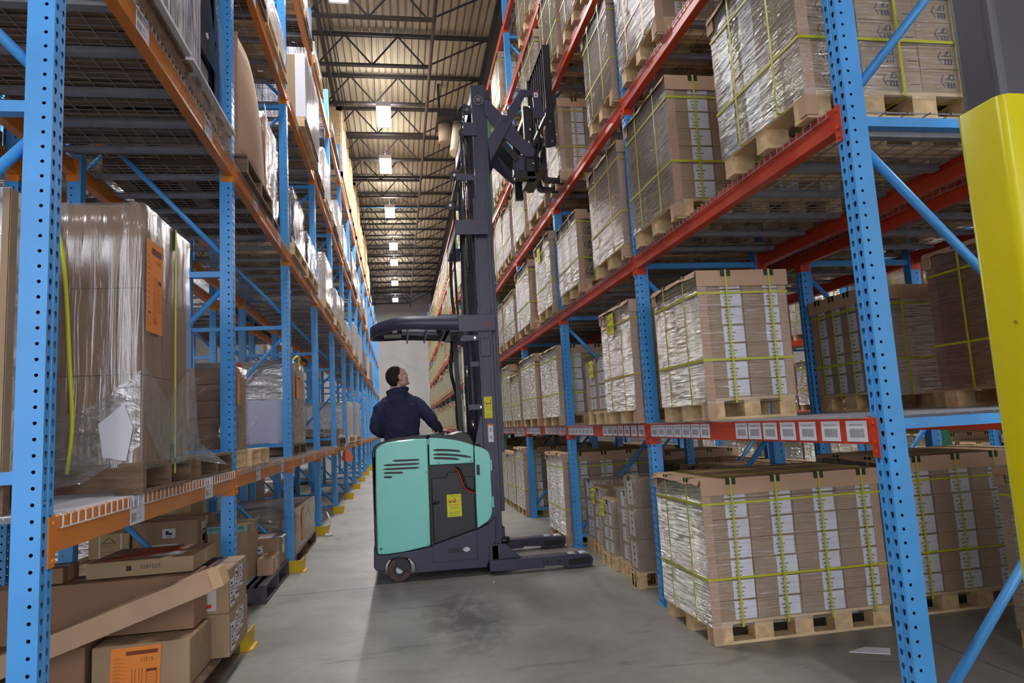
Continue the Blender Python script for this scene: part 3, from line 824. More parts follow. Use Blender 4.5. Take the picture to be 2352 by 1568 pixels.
# fourth beam
RL(4, 2.6, 3.4, .9, 'wrapped pallet on fourth beam of right rack, first bay', D=1.16)
RL(4, 4.0, 4.78, .9, 'wrapped pallet on fourth beam of right rack, end of first bay', D=1.16)
RL(4, 5.55, 6.35, .92, 'wrapped pallet on fourth beam, left of the second post and above the frame', D=1.16)
RL(4, 6.50, 7.33, .98, 'strapped pallet on fourth beam right above the raised backrest')
RL(4, 7.60, 8.60, .95, 'wrapped pallet on fourth beam beyond the third post')
RL(5, 5.2, 6.1, .9, 'wrapped pallet on fifth beam of right rack, second bay', detail=False)
RL(5, 7.7, 8.6, .9, 'wrapped pallet on fifth beam of right rack, third bay', detail=False)
RL(5, 10.2, 11.1, .9, 'wrapped pallet on fifth beam of right rack, fourth bay', detail=False)
rr = random.Random(11)
for k in range(3, 15):
    ya = Y_R + PW + PITCH*k
    for lv in (0, 1, 2, 3, 4, 5):
        if lv == 5 and k in (3,): continue
        n = 3 if rr.random() < .6 else 2
        w = BL/n
        for i in range(n):
            if rr.random() < (.06 if lv < 4 else .2): continue
            W = [0, 0, 1.05, .75][n]
            y0 = ya + i*w + (w - W)/2
            H = rr.choice([.8, .9, .9, 1.0]) if lv else rr.choice([.9, 1.0])
            RL(lv, y0, y0 + W, H, 'wrapped pallet, %s level of right rack, %s bay, %s of %s' % (LV[lv] if lv else 'floor', ORD[k], ORD[i].replace('nearest', 'first'), ['', '', 'two', 'three'][n]), detail=False, D=1.15, style='label' if rr.random() < .8 else 'logo', cols=4)
# floor goods near the truck's forks
RL(0, 7.50, 8.38, 1.0, 'tall thin wrapped carton pallet on floor behind the fork tips', layers=7)
# second row (back to back rack)
GR = 'carton loads of the rack behind the right rack'
def RB(lv, y0, y1, H, label, **kw):
    return put_load(kw.pop('x', 3.14), y0, y1, RZ[lv] + (.006 if lv else 0), H, label=label, group=GR, **kw)
RB(0, 4.05, 4.83, 1.0, 'strapped carton pallet on floor in the second row, right of nearest blue post', layers=7)
RB(0, 2.62, 3.40, .97, 'strapped logo carton pallet on floor at the right frame edge', style='logo', x=3.28)
RB(1, 4.83, 5.73, .85, 'shadowed carton pallet with white labels on lowest beam of second row', layers=5, x=3.2, D=.72, rz=-PI/2)
RB(1, 2.75, 3.62, .93, 'strapped carton pallet on lowest beam of second row, beside yellow column', x=3.2)
for k in range(0, 7):
    ya = Y_R + PW + PITCH*k
    for lv in (0, 1, 2, 3, 4):
        if (k == 0 and lv < 2) or (k == 1 and lv == 1): continue
        for i in range(3):
            if rr.random() < .25: continue
            y0 = ya + .03 + i*.8
            RB(lv, y0, y0 + .75, rr.choice([.8, .9, 1.0]), 'carton pallet of second row, %s level, %s bay, %s of three' % (LV[lv], ORD[k], ORD[i].replace('nearest', 'first')), detail=False, D=1.15)
GR3 = 'pale carton loads across the far right aisle'
for k in range(0, 6):
    for lv in (0, 1, 2):
        for i in range(3):
            if rr.random() < .2: continue
            y0 = Y_R + PW + PITCH*k + .03 + i*.8
            put_load(7.25, y0, y0 + .75, RZ[lv] + (.006 if lv else 0), rr.choice([.8, .9]), label='pale carton pallet in the far right rack, %s level, %s bay, %s of three' % (LV[lv], ORD[k], ORD[i].replace('nearest', 'first')), group=GR3, detail=False, D=1.1)

# ------------------------------------------------------------------ low wrapped stacks on the floor near the forks
def small_stack(x, y, w, d, ch, n, z, sheet=None, cols=1, label='', base=.13, pw=None, cat='pallet load', film=FILMK, old=False):
    r = thing('carton_stack_load', label, cat, (x, y, z), group='low carton stacks on small pallets')
    mb = MB(); pallet_boxes(mb, d, pw or w, base, 3, 3)
    if base: mb.build('pallet', [PINE, PINE2], r)
    cw = w/cols
    for c in range(cols):
        for k in range(n):
            mb = MB(); mb.box(.01, d - .02, c*cw + .004, (c + 1)*cw - .004, base + k*ch + .002, base + (k + 1)*ch - .002)
            b = mb.build('carton', KRAFT, r)
            mb = MB(); mb.box(.008, .0096, c*cw + cw*.12, c*cw + cw*.72, base + k*ch + ch*.1, base + (k + 1)*ch - ch*.1, 0)
            for v in (.3, .5, .7): mb.box(.0072, .0082, c*cw + cw*.3, c*cw + cw*.48, base + (k + v)*ch, base + (k + v + .06)*ch, 1)
            mb.build('shipping_label', [PAPER, INK], b)
    mb = MB(); t = base + n*ch + .006
    mb.box(.0, d - .01, -.004, w + .004, base - .01, t)
    mb.build('film_wrap', film, r)
    for fr in ((.3,) if w < .35 else (.3, .75)):
        mb = MB(); ring(mb, -.004, d, .05, t + .002, w*fr, .012, .0015, 'xz'); mb.build('strap', STRAPO, r)
        mb = MB(); mb.box(-.007, -.0055, w*fr - .025, w*fr + .025, t - .04, t + .003); mb.build('strap_guard', PAD, r)
    if sheet:
        mb = MB(); mb.box(-.0095, -.008, w*.52, w*.52 + .13, t - .16, t - .005, 0)
        for i, s in enumerate(sheet): put_text(mb, s, .055, lambda u, v, i=i: (-.0102, w*.52 + .065 - u, t - .05 - i*.065 + v), 1)
        mb.build('date_sheet', [PAPERY, INK], r)
    return r
small_stack(1.90, 5.68, .33, .42, .15, 4, 0, None, 1, 'narrow wrapped carton stack on floor nearest to the big strapped pallet', pw=.36)
small_stack(1.84, 5.40, .20, .40, .25, 3, 0, None, 1, 'tall crinkled wrapped stack squeezed beside the big floor pallet', pw=.22)
small_stack(1.87, 6.10, .40, .42, .12, 4, 0, ['OCT 9', '2017'], 1, 'wrapped carton stack with half hidden yellow sheet, on floor', pw=.42)
small_stack(1.93, 6.62, .36, .40, .135, 4, 0, ['Dec 7th', '2018'], 1, 'wrapped carton stack with yellow 2018 sheet, on floor before fork tip', pw=.4)
small_stack(1.96, 7.035, .33, .42, .20, 3, 0, None, 1, 'plain tall carton stack on small pallet beside the third right post', pw=.33)
small_stack(1.80, 5.80, .60, .42, .115, 4, RZ[1] + .006, ['DEC 7th', '2019'], 2, 'low wrapped carton stack with yellow sheet on lowest red beam', pw=.6)
# yellow date sheets on tall loads
mb = MB(); mb.box(0, .0012, 0, .17, 0, .17, 0); put_text(mb, 'Dec 7th', .05, lambda u, v: (-.0006, .085 - u, .12 + v), 1); put_text(mb, '2019', .07, lambda u, v: (-.0006, .085 - u, .05 + v), 1)
dsm = mb.mesh('date_sheet', [PAPERY, INK])
for o in list(bpy.data.objects):
    if o.get('label', '').startswith('tall wrapped pallet with yellow date sheet'): obj_from(dsm, 'date_sheet', o, (-.003, .38, .74))
    if o.get('label', '').startswith('wrapped pallet with yellow sheet on second'): obj_from(dsm, 'date_sheet', o, (-.003, .5, .72))
# ------------------------------------------------------------------ reach truck
def sub(o, root):
    o.location = -Vector(root.location); return o
T = thing('reach_truck', 'teal and black stand-up reach truck with its mast raised to the third beam', 'forklift', (.3, 6.95, 0))
def tb(mb, name, m, parent=None, bevel=0, seg=2):
    p = parent or T
    o = mb.build(name, m, p, bevel, seg)
    if p is T: sub(o, T)
    return o
NY = 6.45
# chassis
mb = MB()
mb.prism([(-.268, .335), (-.275, .150), (-.245, .118), (-.175, .108), (-.168, .173), (-.135, .205), (-.05, .222), (.04, .205), (.09, .150), (.097, .071), (.749, .065), (.80, .20), (.845, .313), (.855, .52), (.79, .46), (.68, .41), (.25, .29), (.08, .27), (-.15, .25), (-.235, .255)], NY - .012, NY + .05)
ch = tb(mb, 'chassis_skirt', TRUCK, None, .008)
mb = MB(); mb.box(-.24, .80, NY + .05, 7.60, .22, .26); mb.box(.10, .80, NY + .05, 7.60, .08, .22); mb.box(-.265, -.2, NY + .02, 7.6, .12, .34)
mb.box(.36, .80, NY + .06, 7.56, .26, 1.12); mb.box(-.245, .36, 7.5, 7.6, .26, 1.2); mb.box(-.238, .25, NY + .04, NY + .09, .26, 1.22); mb.box(-.262, -.225, NY + .0, NY + .08, .3, 1.19)
tb(mb, 'chassis', TRUCKB, None, .008)
def panel(name, pts, y0=NY - .012, y1=NY + .04, bev=.012):
    mb = MB(); mb.prism(pts, y0, y1); return tb(mb, name, TEAL, None, bev, 3)
p1 = panel('side_panel', [(-.238, .30), (-.236, .262), (-.147, .256), (.0, .266), (.081, .278), (.240, .300), (.246, .943), (.250, 1.272), (.12, 1.276), (-.03, 1.269), (-.13, 1.256), (-.172, 1.244), (-.205, 1.222), (-.226, 1.195), (-.232, 1.15), (-.237, .833)], bev=.014)
p2 = panel('side_panel', [(.262, 1.277), (.33, 1.273), (.402, 1.264), (.48, 1.25), (.558, 1.23), (.62, 1.208), (.676, 1.184), (.670, 1.023), (.259, 1.027)], bev=.006)
p3 = panel('side_panel', [(.684, 1.181), (.73, 1.168), (.764, 1.154), (.797, 1.135), (.817, 1.111), (.828, 1.08), (.831, 1.02), (.826, .856), (.827, .62), (.822, .565), (.812, .527), (.795, .497), (.770, .473), (.678, .422), (.676, .672)], bev=.008)
# vents: raised black strips stand in for the shade inside the slots
def slot(mb, x0, z0, x1, z1, h, y=NY - .0135, arc=0):
    n = 8; top = []; bot = []
    for i in range(n + 1):
        t = i/n; x = x0 + (x1 - x0)*t; z = z0 + (z1 - z0)*t + arc*4*t*(1 - t); e = h/2*math.sqrt(max(.2, 1 - (2*abs(t - .5))**14))
        top.append((x, z + e)); bot.append((x, z - e))
    mb.prism(bot + top[::-1], y, y + .003)
mb = MB()
for x0, z0, x1, z1 in ((-.077, 1.087, .169, 1.083), (-.161, 1.052, .168, 1.047), (-.162, 1.016, .166, 1.011), (-.161, .982, .015, .976), (-.161, .945, -.086, .942)): slot(mb, x0, z0, x1, z1, .019)
o = mb.build('vent_slots', BLACK, p1)
mb = MB(); slot(mb, .299, 1.161, .552, 1.136, .022, arc=.006); slot(mb, .297, 1.122, .650, 1.075, .022, arc=.010); slot(mb, .296, 1.088, .536, 1.064, .022, arc=.004)
mb.build('vent_slots', BLACK, p2)
for q, (x, z) in ((p1, (.228, .965)), (p1, (.222, .318)), (p2, (.345, 1.045)), (p2, (.645, 1.042)), (p1, (-.205, .31))):
    mb = MB(); mb.cyl((x, NY - .016, z), (x, NY - .010, z), .010, 10); mb.build('screw', GALVD if q is not p1 or z > .315 else BLACK, q)
mb = MB(); mb.box(.694, .724, NY - .016, NY - .01, .907, 1.002); mb.build('grip_recess', BLACK, p3)
for z in (.98, .64):
    mb = MB(); mb.box(.828, .845, NY, NY + .03, z - .04, z + .06); mb.build('hinge', TEAL, p3, .004)
# black rim and dashboard
mb = MB()
mb.prism([(-.240, 1.14), (-.252, 1.20), (-.240, 1.232), (-.20, 1.256), (-.12, 1.28), (-.026, 1.300), (.10, 1.306), (.244, 1.308), (.244, 1.262), (-.03, 1.258), (-.17, 1.234), (-.228, 1.186), (-.236, .6), (-.262, .6), (-.262, 1.14)], NY + .0, NY + .14)
tb(mb, 'rear_rim', TRUCKB, None, .01)
mb = MB()
mb.prism([(.262, 1.262), (.262, 1.308), (.30, 1.314), (.355, 1.328), (.372, 1.322), (.40, 1.300), (.482, 1.298), (.53, 1.312), (.575, 1.320), (.61, 1.312), (.641, 1.290), (.665, 1.258), (.680, 1.215), (.690, 1.170), (.55, 1.215), (.4, 1.25)], NY + .0, NY + .62)
tb(mb, 'dashboard', TRUCKB, None, .014, 3)
mb = MB(); mb.prism([(.684, 1.165), (.684, 1.195), (.765, 1.165), (.80, 1.14), (.79, 1.12)], NY + .0, NY + .3); tb(mb, 'front_rim', TRUCKB, None, .006)
# battery compartment
mb = MB(); mb.prism([(.272, .905), (.407, .907), (.428, .948), (.527, .946), (.545, .903), (.668, .894), (.664, .418), (.276, .312)], NY + .005, NY + .04)
bt = tb(mb, 'battery_cover', TRUCKB, None, .006)
mb = MB(); mb.box(.25, .68, NY + .042, NY + .06, .29, 1.03); tb(mb, 'battery_bay', BLACK)
mb = MB(); mb.prism([(.262, .300), (.300, .312), (.664, .410), (.668, .147), (.254, .150)], NY - .018, NY + .0); lo = tb(mb, 'lower_door', TRUCK, None, .004)
mb = MB(); mb.box(.40, .516, NY - .023, NY - .017, .223, .264); mb.build('recessed_handle', BLACK, lo)
mb = MB(); mb.prism([(.53, .245), (.548, .262), (.566, .268), (.585, .262), (.602, .245), (.585, .228), (.566, .222), (.548, .228)], NY - .024, NY - .018); mb.cyl((.566, NY - .028, .245), (.566, NY - .02, .245), .011, 12); mb.build('lock_plate', STEEL, lo)
mb = MB(); mb.hose([(.272, NY + .0, .665), (.30, NY - .01, .690), (.33, NY - .01, .692), (.328, NY - .01, .675), (.30, NY - .01, .672), (.275, NY, .668)], .006, 6); mb.build('cable_loop', RUBBER, bt)
mb = MB(); mb.box(.33, .40, NY + .05, NY + .1, .92, .955); mb.build('battery_cap', BLACK, bt); mb = MB(); mb.box(.57, .62, NY + .045, NY + .08, .93, .955); mb.build('battery_terminal', INKB, bt)
mb = MB(); mb.hose([(.50, NY + .03, .99), (.54, NY - .0, .96), (.565, NY - .02, .88), (.60, NY - .02, .80), (.68, NY + .01, .755)], .010, 8); tb(mb, 'battery_cable', RUBBER)
mb = MB(); mb.hose([(.49, NY + .03, .985), (.52, NY - .0, .95), (.548, NY - .02, .87), (.585, NY - .02, .785), (.68, NY + .01, .738)], .007, 8); tb(mb, 'battery_cable', REDI)
# drive wheel
mb = MB(); mb.cyl((-.047, NY + .02, .108), (-.047, NY + .12, .108), .108, 32); wh = tb(mb, 'drive_wheel', TYRE, None, .006)
mb = MB(); mb.cyl((-.047, NY + .012, .108), (-.047, NY + .03, .108), .06, 24); mb.build('hub', BLACK, wh)
mb = MB(); mb.cyl((-.047, NY + .004, .108), (-.047, NY + .014, .108), .032, 20); mb.cyl((-.047, NY - .002, .108), (-.047, NY + .006, .108), .012, 12); mb.build('hub_cap', STEEL, wh)
mb = MB(); mb.prism([(-.075, .215), (.03, .19), (.06, .13), (.055, .075), (.015, .085), (-.02, .10), (-.055, .115), (-.08, .17)], NY + .002, NY + .014); tb(mb, 'wheel_guard', TRUCKB, None, .004)
mb = MB(); mb.cyl((-.05, 7.45, .108), (-.05, 7.53, .108), .108, 24); tb(mb, 'drive_wheel', TYRE)
# straddle legs
def leg(y0, y1, fy):
    mb = MB()
    mb.prism([(.765, .04), (.80, .037), (1.262, .029), (1.272, .046), (1.455, .036), (1.485, .008), (1.52, .004), (1.69, .004), (1.732, .028), (1.742, .065), (1.730, .098), (1.700, .122), (1.455, .132), (1.262, .128), (.765, .134)], y0, y1)
    l = tb(mb, 'straddle_leg', TRUCK, None, .006)
    for x in (1.55, 1.665):
        mb = MB(); mb.cyl((x, y0 + .02, .072), (x, y1 - .02, .072), .066, 22); mb.build('load_wheel', mat('load wheel', (176, 172, 178), .4), l)
    mb = MB(); f = y0 - .002
    mb.prism([(1.51, .035), (1.70, .035), (1.715, .05), (1.715, .085), (1.70, .095), (1.51, .090), (1.50, .08), (1.50, .045)], f, f + .004); mb.build('axle_plate', BLACK, l)
    mb = MB()
    for x in (1.30, 1.42): mb.cyl((x, f - .002, .082), (x, f + .006, .082), .013, 10)
    mb.box(1.262, 1.268, f, f + .01, .03, .13); mb.build('leg_bolts', BLACK, l)
    return l
leg(6.36, 6.50, 0); leg(7.44, 7.58, 0)
mb = MB(); mb.prism([(.768, .13), (.776, .258), (.79, .268), (.924, .267), (1.072, .134)], 6.42, 6.45); mb.prism([(.768, .13), (.776, .258), (.79, .268), (.924, .267), (1.072, .134)], 7.47, 7.50); mb.box(.77, .93, 6.43, 7.55, .05, .13); mb.box(.80, .86, 6.42, 7.52, .13, .26)
tb(mb, 'leg_gusset', TRUCK, None, .004)
mb = MB(); mb.cyl((.93, 6.52, .26), (.93, 6.52, .31), .055, 16); tb(mb, 'mast_pivot', BLACK)
# ---- mast stages
def rail(x0, x1, y0, y1, z0, z1, inward):
    mb = MB(); t = .012
    mb.box(x0, x1, y0 if inward > 0 else y1 - t, y0 + t if inward > 0 else y1, z0, z1)
    mb.box(x0, x0 + t, y0, y1, z0, z1); mb.box(x1 - t, x1, y0, y1, z0, z1)
    ya = y0 - .004 if inward > 0 else y1
    for u, v in ((0, .022), (1, -.034)): a_ = x0 if u == 0 else x1 + v; mb.box(a_, a_ + abs(v), ya, ya + .004, z0, z1)
    return mb
MX = .925
def stage(x0, x1, yn, dy, z0, z1, name):
    r = tb(rail(x0, x1, yn, yn + dy, z0, z1, 1), 'mast_rail', TRUCK, None, .003)
    r2 = tb(rail(x0, x1, 7.52 - (yn - 6.47) - dy, 7.52 - (yn - 6.47), z0, z1, -1), 'mast_rail', TRUCK, None, .003)
    return r
s1 = stage(.778, .912, 6.48, .05, .14, 2.50, 'outer')
stage(.795, .955, 6.535, .045, .55, 3.62, 'middle')
s3 = stage(.835, .985, 6.56, .04, 1.10, 4.83, 'inner')
mb = MB()
for z in range(0, 34): mb.box(.985, .992, 6.57, 6.60, 1.3 + z*.05, 1.325 + z*.05)
# ties (U-shaped brackets wrapping the rear of the mast)
def tie(x0, x1, z0, z1, yn=6.47, yf=7.53, name='mast_tie'):
    mb = MB(); mb.box(x0, x1, yn - .012, yn, z0, z1); mb.box(x0, x1, yf, yf + .012, z0, z1); mb.box(x0, x0 + .014, yn, yf, z0, z1)
    return tb(mb, name, TRUCK, None, .004)
tie(.598, .93, 3.225, 3.375, 6.46)
tie(.735, .88, 4.28, 4.42, 6.545, 7.46); tie(.64, .82, 3.80, 3.87, 6.53, 7.47)
mb = MB(); mb.box(.84, .98, 6.58, 7.42, 4.70, 4.81); mb.box(.80, .95, 6.56, 7.44, .18, .40); tb(mb, 'mast_crosshead', TRUCK, None, .006)
mb = MB(); mb.cyl((.905, 6.548, 4.665), (.905, 6.56, 4.665), .050, 28); mb.build('pulley_ring', STEEL, s3)
mb = MB(); mb.cyl((.905, 6.543, 4.665), (.905, 6.55, 4.665), .038, 24); mb.build('pulley_hub', BLACK, s3)
mb = MB(); mb.cyl((.905, 6.536, 4.665), (.905, 6.545, 4.665), .024, 20); mb.build('pulley_pin', STEEL, s3)
mb = MB(); mb.box(.985, 1.05, 6.60, 6.68, 4.58, 4.70); mb.box(.985, 1.02, 6.58, 6.72, 4.70, 4.80); mb.build('sheave_block', TRUCK, s3, .006)
mb = MB(); mb.cyl((.905, 6.556, 4.755), (.905, 6.57, 4.755), .009, 10); mb.build('bolt_hole', BLACK, s3)
# guard tie box with logo and overhead guard loop
mb = MB(); mb.box(.588, .952, 6.455, 6.475, 2.268, 2.432); mb.box(.588, .606, 6.475, 7.53, 2.268, 2.432); mb.box(.588, .952, 7.53, 7.55, 2.268, 2.432)
gt = tb(mb, 'guard_mount', TRUCK, None, .004)
mb = MB()
for a in (90, 210, 330):
    c = (.872 + .0165*math.cos(math.radians(a)), 2.338 + .0165*math.sin(math.radians(a)))
    u = (math.cos(math.radians(a)), math.sin(math.radians(a))); v = (-u[1], u[0])
    mb.prism([(c[0] + u[0]*s*.0155 + v[0]*t*.0085, c[1] + u[1]*s*.0155 + v[1]*t*.0085) for s, t in ((-1, 0), (0, 1), (1, 0), (0, -1))], 6.4535, 6.455)
mb.build('diamond_emblem', REDI, gt)
# loop: vertical band around a stadium shape
path = []
yc = 6.88; rad = .41
for x in (.588, .40, .20): path.append((x, 6.475 + (.588 - x)*.0))
for i in range(1, 14):
    a = math.pi*i/14; path.append((.13 - .385*math.sin(a), yc - .405*math.cos(a)))
for x in (.20, .40, .588): path.append((x, yc + .405 + .0))
mb = MB(); t = .014; h0, h1 = 2.29, 2.43
def band(mb, P, t, z0f, z1f):
    n = len(P); L = []; Rr = []
    for i in range(n):
        a = Vector(P[max(0, i-1)]); b = Vector(P[min(n-1, i+1)]); d = (b - a).normalized(); nn = Vector((-d.y, d.x))
        L.append(Vector(P[i]) + nn*t/2); Rr.append(Vector(P[i]) - nn*t/2)
    for i in range(n - 1):
        za0, za1, zb0, zb1 = z0f(P[i]), z1f(P[i]), z0f(P[i+1]), z1f(P[i+1])
        A = [(L[i].x, L[i].y, za0), (L[i+1].x, L[i+1].y, zb0), (L[i+1].x, L[i+1].y, zb1), (L[i].x, L[i].y, za1)]
        B = [(Rr[i].x, Rr[i].y, za0), (Rr[i+1].x, Rr[i+1].y, zb0), (Rr[i+1].x, Rr[i+1].y, zb1), (Rr[i].x, Rr[i].y, za1)]
        mb.face(A, 0, None, True); mb.face(B[::-1], 0, None, True)
        mb.face([A[3], A[2], B[2], B[3]]); mb.face([A[0], B[0], B[1], A[1]])
z1f = lambda p: 2.375 + .058*min(1, max(0, (p[0] + .26)/.30))**.6
z0f = lambda p: 2.262 + .05*min(1, max(0, (p[0] + .26)/.3))**.5 - .03*max(0, (p[0] - .1)/.5)
band(mb, path, t, z0f, z1f)
og = tb(mb, 'overhead_guard', TRUCK)
mb = MB(); mb.box(.50, .60, 6.47, 7.29, 2.27, 2.44)
for x in (.10, .28, .45): mb.box(x, x + .014, 6.48, 7.28, 2.27, 2.35)
mb.build('guard_rib', TRUCK, og, .003)
mb = MB(); mb.box(-.13, .05, 6.72, 7.02, 2.30, 2.385); wl = mb.build('guard_lamp', TRUCKB, og, .008)
mb = MB(); mb.box(-.04, .005, 6.713, 6.722, 2.312, 2.375); mb.build('warning_sticker', PAPER, wl)
mb = MB(); mb.hose([(.05, 7.0, 2.32), (.2, 7.15, 2.33), (.4, 7.2, 2.30), (.6, 7.2, 2.26)], .009, 6); mb.build('lamp_cable', RUBBER, og)
mb = MB(); mb.box(.42, .60, 6.475, 7.29, 2.432, 2.445); mb.build('guard_top_plate', TRUCK, og)
# cylinders, chains and hoses behind the near rail
mb = MB(); mb.cyl((.73, 6.78, .40), (.73, 6.78, 2.9), .032, 16); c1 = tb(mb, 'lift_cylinder', TRUCK)
mb = MB(); mb.cyl((.73, 6.78, 2.9), (.73, 6.78, 3.92), .019, 14); mb.build('cylinder_rod', CHROME, c1)
mb = MB(); mb.cyl((.73, 7.22, .40), (.73, 7.22, 2.9), .032, 16); c2 = tb(mb, 'lift_cylinder', TRUCK)
mb = MB(); mb.cyl((.73, 7.22, 2.9), (.73, 7.22, 3.92), .019, 14); mb.build('cylinder_rod', CHROME, c2)
mb = MB(); mb.cyl((.76, 6.70, 3.3), (.76, 6.70, 4.56), .015, 12); tb(mb, 'cylinder_rod', CHROME)
for (x, y, z0, z1) in ((.70, 6.66, 2.4, 4.0), (.79, 6.62, 3.0, 4.1), (.72, 6.64, 3.95, 4.35)):
    mb = MB(); n = int((z1 - z0)/.026)
    for i in range(n): mb.box(x - .012, x + .012, y - .013, y + .013, z0 + i*.026, z0 + i*.026 + .019); 
    mb.box(x - .006, x + .006, y - .008, y + .008, z0, z1); tb(mb, 'lift_chain', BLACK)
for (x, y, z) in ((.61, 7.0, 3.70), (.745, 6.60, 4.33), (.79, 6.60, 4.58), (.64, 6.7, 3.92)):
    mb = MB(); mb.cyl((x, y - .012, z), (x, y + .012, z), .05, 20); w_ = tb(mb, 'chain_wheel', TRUCKB); mb = MB(); mb.cyl((x, y - .018, z), (x, y + .018, z), .016, 12); mb.build('pin', STEEL, w_)
for pts, r_ in (([(.60, 7.1, 3.2), (.59, 7.1, 2.8), (.62, 7.1, 2.4)], .016), ([(.58, 7.15, 2.25), (.55, 7.15, 1.95), (.60, 7.2, 1.7), (.60, 7.2, 1.45), (.62, 7.15, 1.28)], .018),
                ([(.66, 7.0, 3.75), (.63, 7.0, 3.1), (.64, 7.0, 2.4)], .012), ([(.80, 6.62, 4.60), (.74, 6.62, 4.63), (.70, 6.62, 4.56), (.73, 6.62, 4.45), (.80, 6.6, 4.40)], .010),
                ([(.81, 6.64, 4.63), (.75, 6.64, 4.66), (.725, 6.64, 4.58), (.76, 6.64, 4.47), (.82, 6.62, 4.36)], .008),
                ([(.79, 6.60, 4.42), (.80, 6.60, 4.0), (.79, 6.6, 3.5)], .010), ([(.69, 6.72, 3.8), (.69, 6.72, 2.45)], .020), ([(.68, 6.65, 2.2), (.69, 6.65, 1.8), (.70, 6.65, 1.25)], .009)):
    mb = MB(); mb.hose(pts, r_, 8); tb(mb, 'hydraulic_hose', RUBBER)
mb = MB(); mb.bar((.60, 7.1, 2.24), (.63, 7.1, 1.22), .022, .05); tb(mb, 'mast_screen_bar', TRUCKB)
mb = MB(); mb.cyl((.70, 6.6, 1.33), (.70, 6.6, 1.42), .016, 10); mb.cyl((.665, 6.6, 1.84), (.665, 6.6, 1.95), .013, 10); tb(mb, 'hose_fitting', CHROME)
mb = MB(); mb.box(.65, .80, 6.50, 6.53, 1.515, 1.57); mb.box(.62, .80, 6.50, 6.53, 2.18, 2.24); mb.box(.69, .78, 6.5, 6.53, 1.93, 1.98); mb.prism([(.74, 1.19), (.70, 1.19), (.72, 1.3), (.76, 1.45), (.778, 1.46), (.778, 1.1)], 6.49, 6.51)
tb(mb, 'hose_bracket', TRUCK, None, .003)
mb = MB(); mb.cyl((.775, 6.488, 1.54), (.775, 6.5, 1.54), .012, 10); mb.cyl((.745, 6.488, 2.21), (.745, 6.5, 2.21), .012, 10); tb(mb, 'bolt', STEEL)
mb = MB(); mb.box(.792, .892, 6.470, 6.482, 2.02, 2.20); tb(mb, 'cover_plate', TRUCK, None, .006)
pp = MB()
# clear mast screen
CLR = film('clear polycarbonate', .12, .04, (1, 1, 1), .02, milk=.01)
mb = MB(); mb.box(.632, .640, 6.72, 7.28, 1.25, 2.25); tb(mb, 'clear_mast_screen', CLR)
# stickers on the truck
def service_sticker(name, x0, x1, z0, z1, y):
    mb = MB(); mb.box(x0, x1, y - .001, y, z0, z1, 0); W = x1 - x0; H = z1 - z0
    F = lambda a, b: (lambda u, v: (x0 + W*a + u, y - .0016, z0 + H*b + v))
    put_text(mb, 'QUAL', W*.20, F(.30, .72), 1, sx=1.1); put_text(mb, '(630) 628-0617', W*.135, F(.5, .53), 1)
    put_text(mb, 'Equipment Rental', W*.07, F(.5, .44), 2); put_text(mb, 'Sales - Service - Rentals', W*.07, F(.5, .39), 2); put_text(mb, 'Leasing', W*.07, F(.5, .34), 2)
    put_text(mb, '900 S. VISTA AVE.', W*.09, F(.5, .20), 2); put_text(mb, 'ADDISON, IL  60101', W*.09, F(.5, .14), 2)
    q = lambda a, b, c, d, mi: mb.box(x0 + W*a, x0 + W*b, y - .0016, y - .001, z0 + H*c, z0 + H*d, mi)
    q(.08, .92, .045, .055, 2); q(.12, .60, .665, .69, 1); q(.56, .60, .66, .82, 1); q(.60, .80, .66, .665, 2); q(.22, .23, .74, .94, 2); q(.22, .5, .93, .94, 2); q(.5, .51, .74, .94, 2); q(.62, .95, .90, .905, 2); q(.62, .95, .72, .725, 2); q(.62, .625, .72, .9, 2); q(.945, .95, .72, .9, 2)
    for xx in (.22, .52): mb.cyl((x0 + W*xx, y - .002, z0 + H*.65), (x0 + W*xx, y - .001, z0 + H*.65), W*.045, 12, 2)
    return mb
service_sticker('s', .405, .540, .542, .746, NY + .002).build('service_sticker', [PAPERY, REDI, INK], bt)
sub(tb(service_sticker('s', .800, .910, 1.43, 1.635, 6.479), 'service_sticker', [PAPERY, REDI, INK]), T)
mb = MB(); mb.box(.826, .895, 6.478, 6.4795, 1.205, 1.375, 0); mb.box(.826, .895, 6.477, 6.478, 1.36, 1.375, 1)
for zc in (1.318, 1.246):
    for i in range(16):
        a = 2*PI*i/16; b = 2*PI*(i+1)/16
        mb.bar((.852 + .019*math.cos(a), 6.4775, zc + .019*math.sin(a)), (.852 + .019*math.cos(b), 6.4775, zc + .019*math.sin(b)), .002, .0012, 2)
    mb.bar((.839, 6.4775, zc + .013), (.865, 6.4775, zc - .013), .002, .001, 2); mb.box(.849, .855, 6.477, 6.478, zc - .014, zc + .010, 3); mb.cyl((.852, 6.477, zc + .013), (.852, 6.478, zc + .013), .004, 8, 3)
    mb.bar((.876, 6.4775, zc - .015), (.878, 6.4775, zc + .022), .0015, .001, 3); mb.cyl((.879, 6.477, zc - .018), (.879, 6.478, zc - .018), .006, 10, 3)
put_text(mb, 'WARNING', .010, lambda u, v: (.864 + u, 6.4765, 1.3675 + v), 3)
tb(mb, 'warning_sticker', [PAPER, PAPERO, REDI, INK])
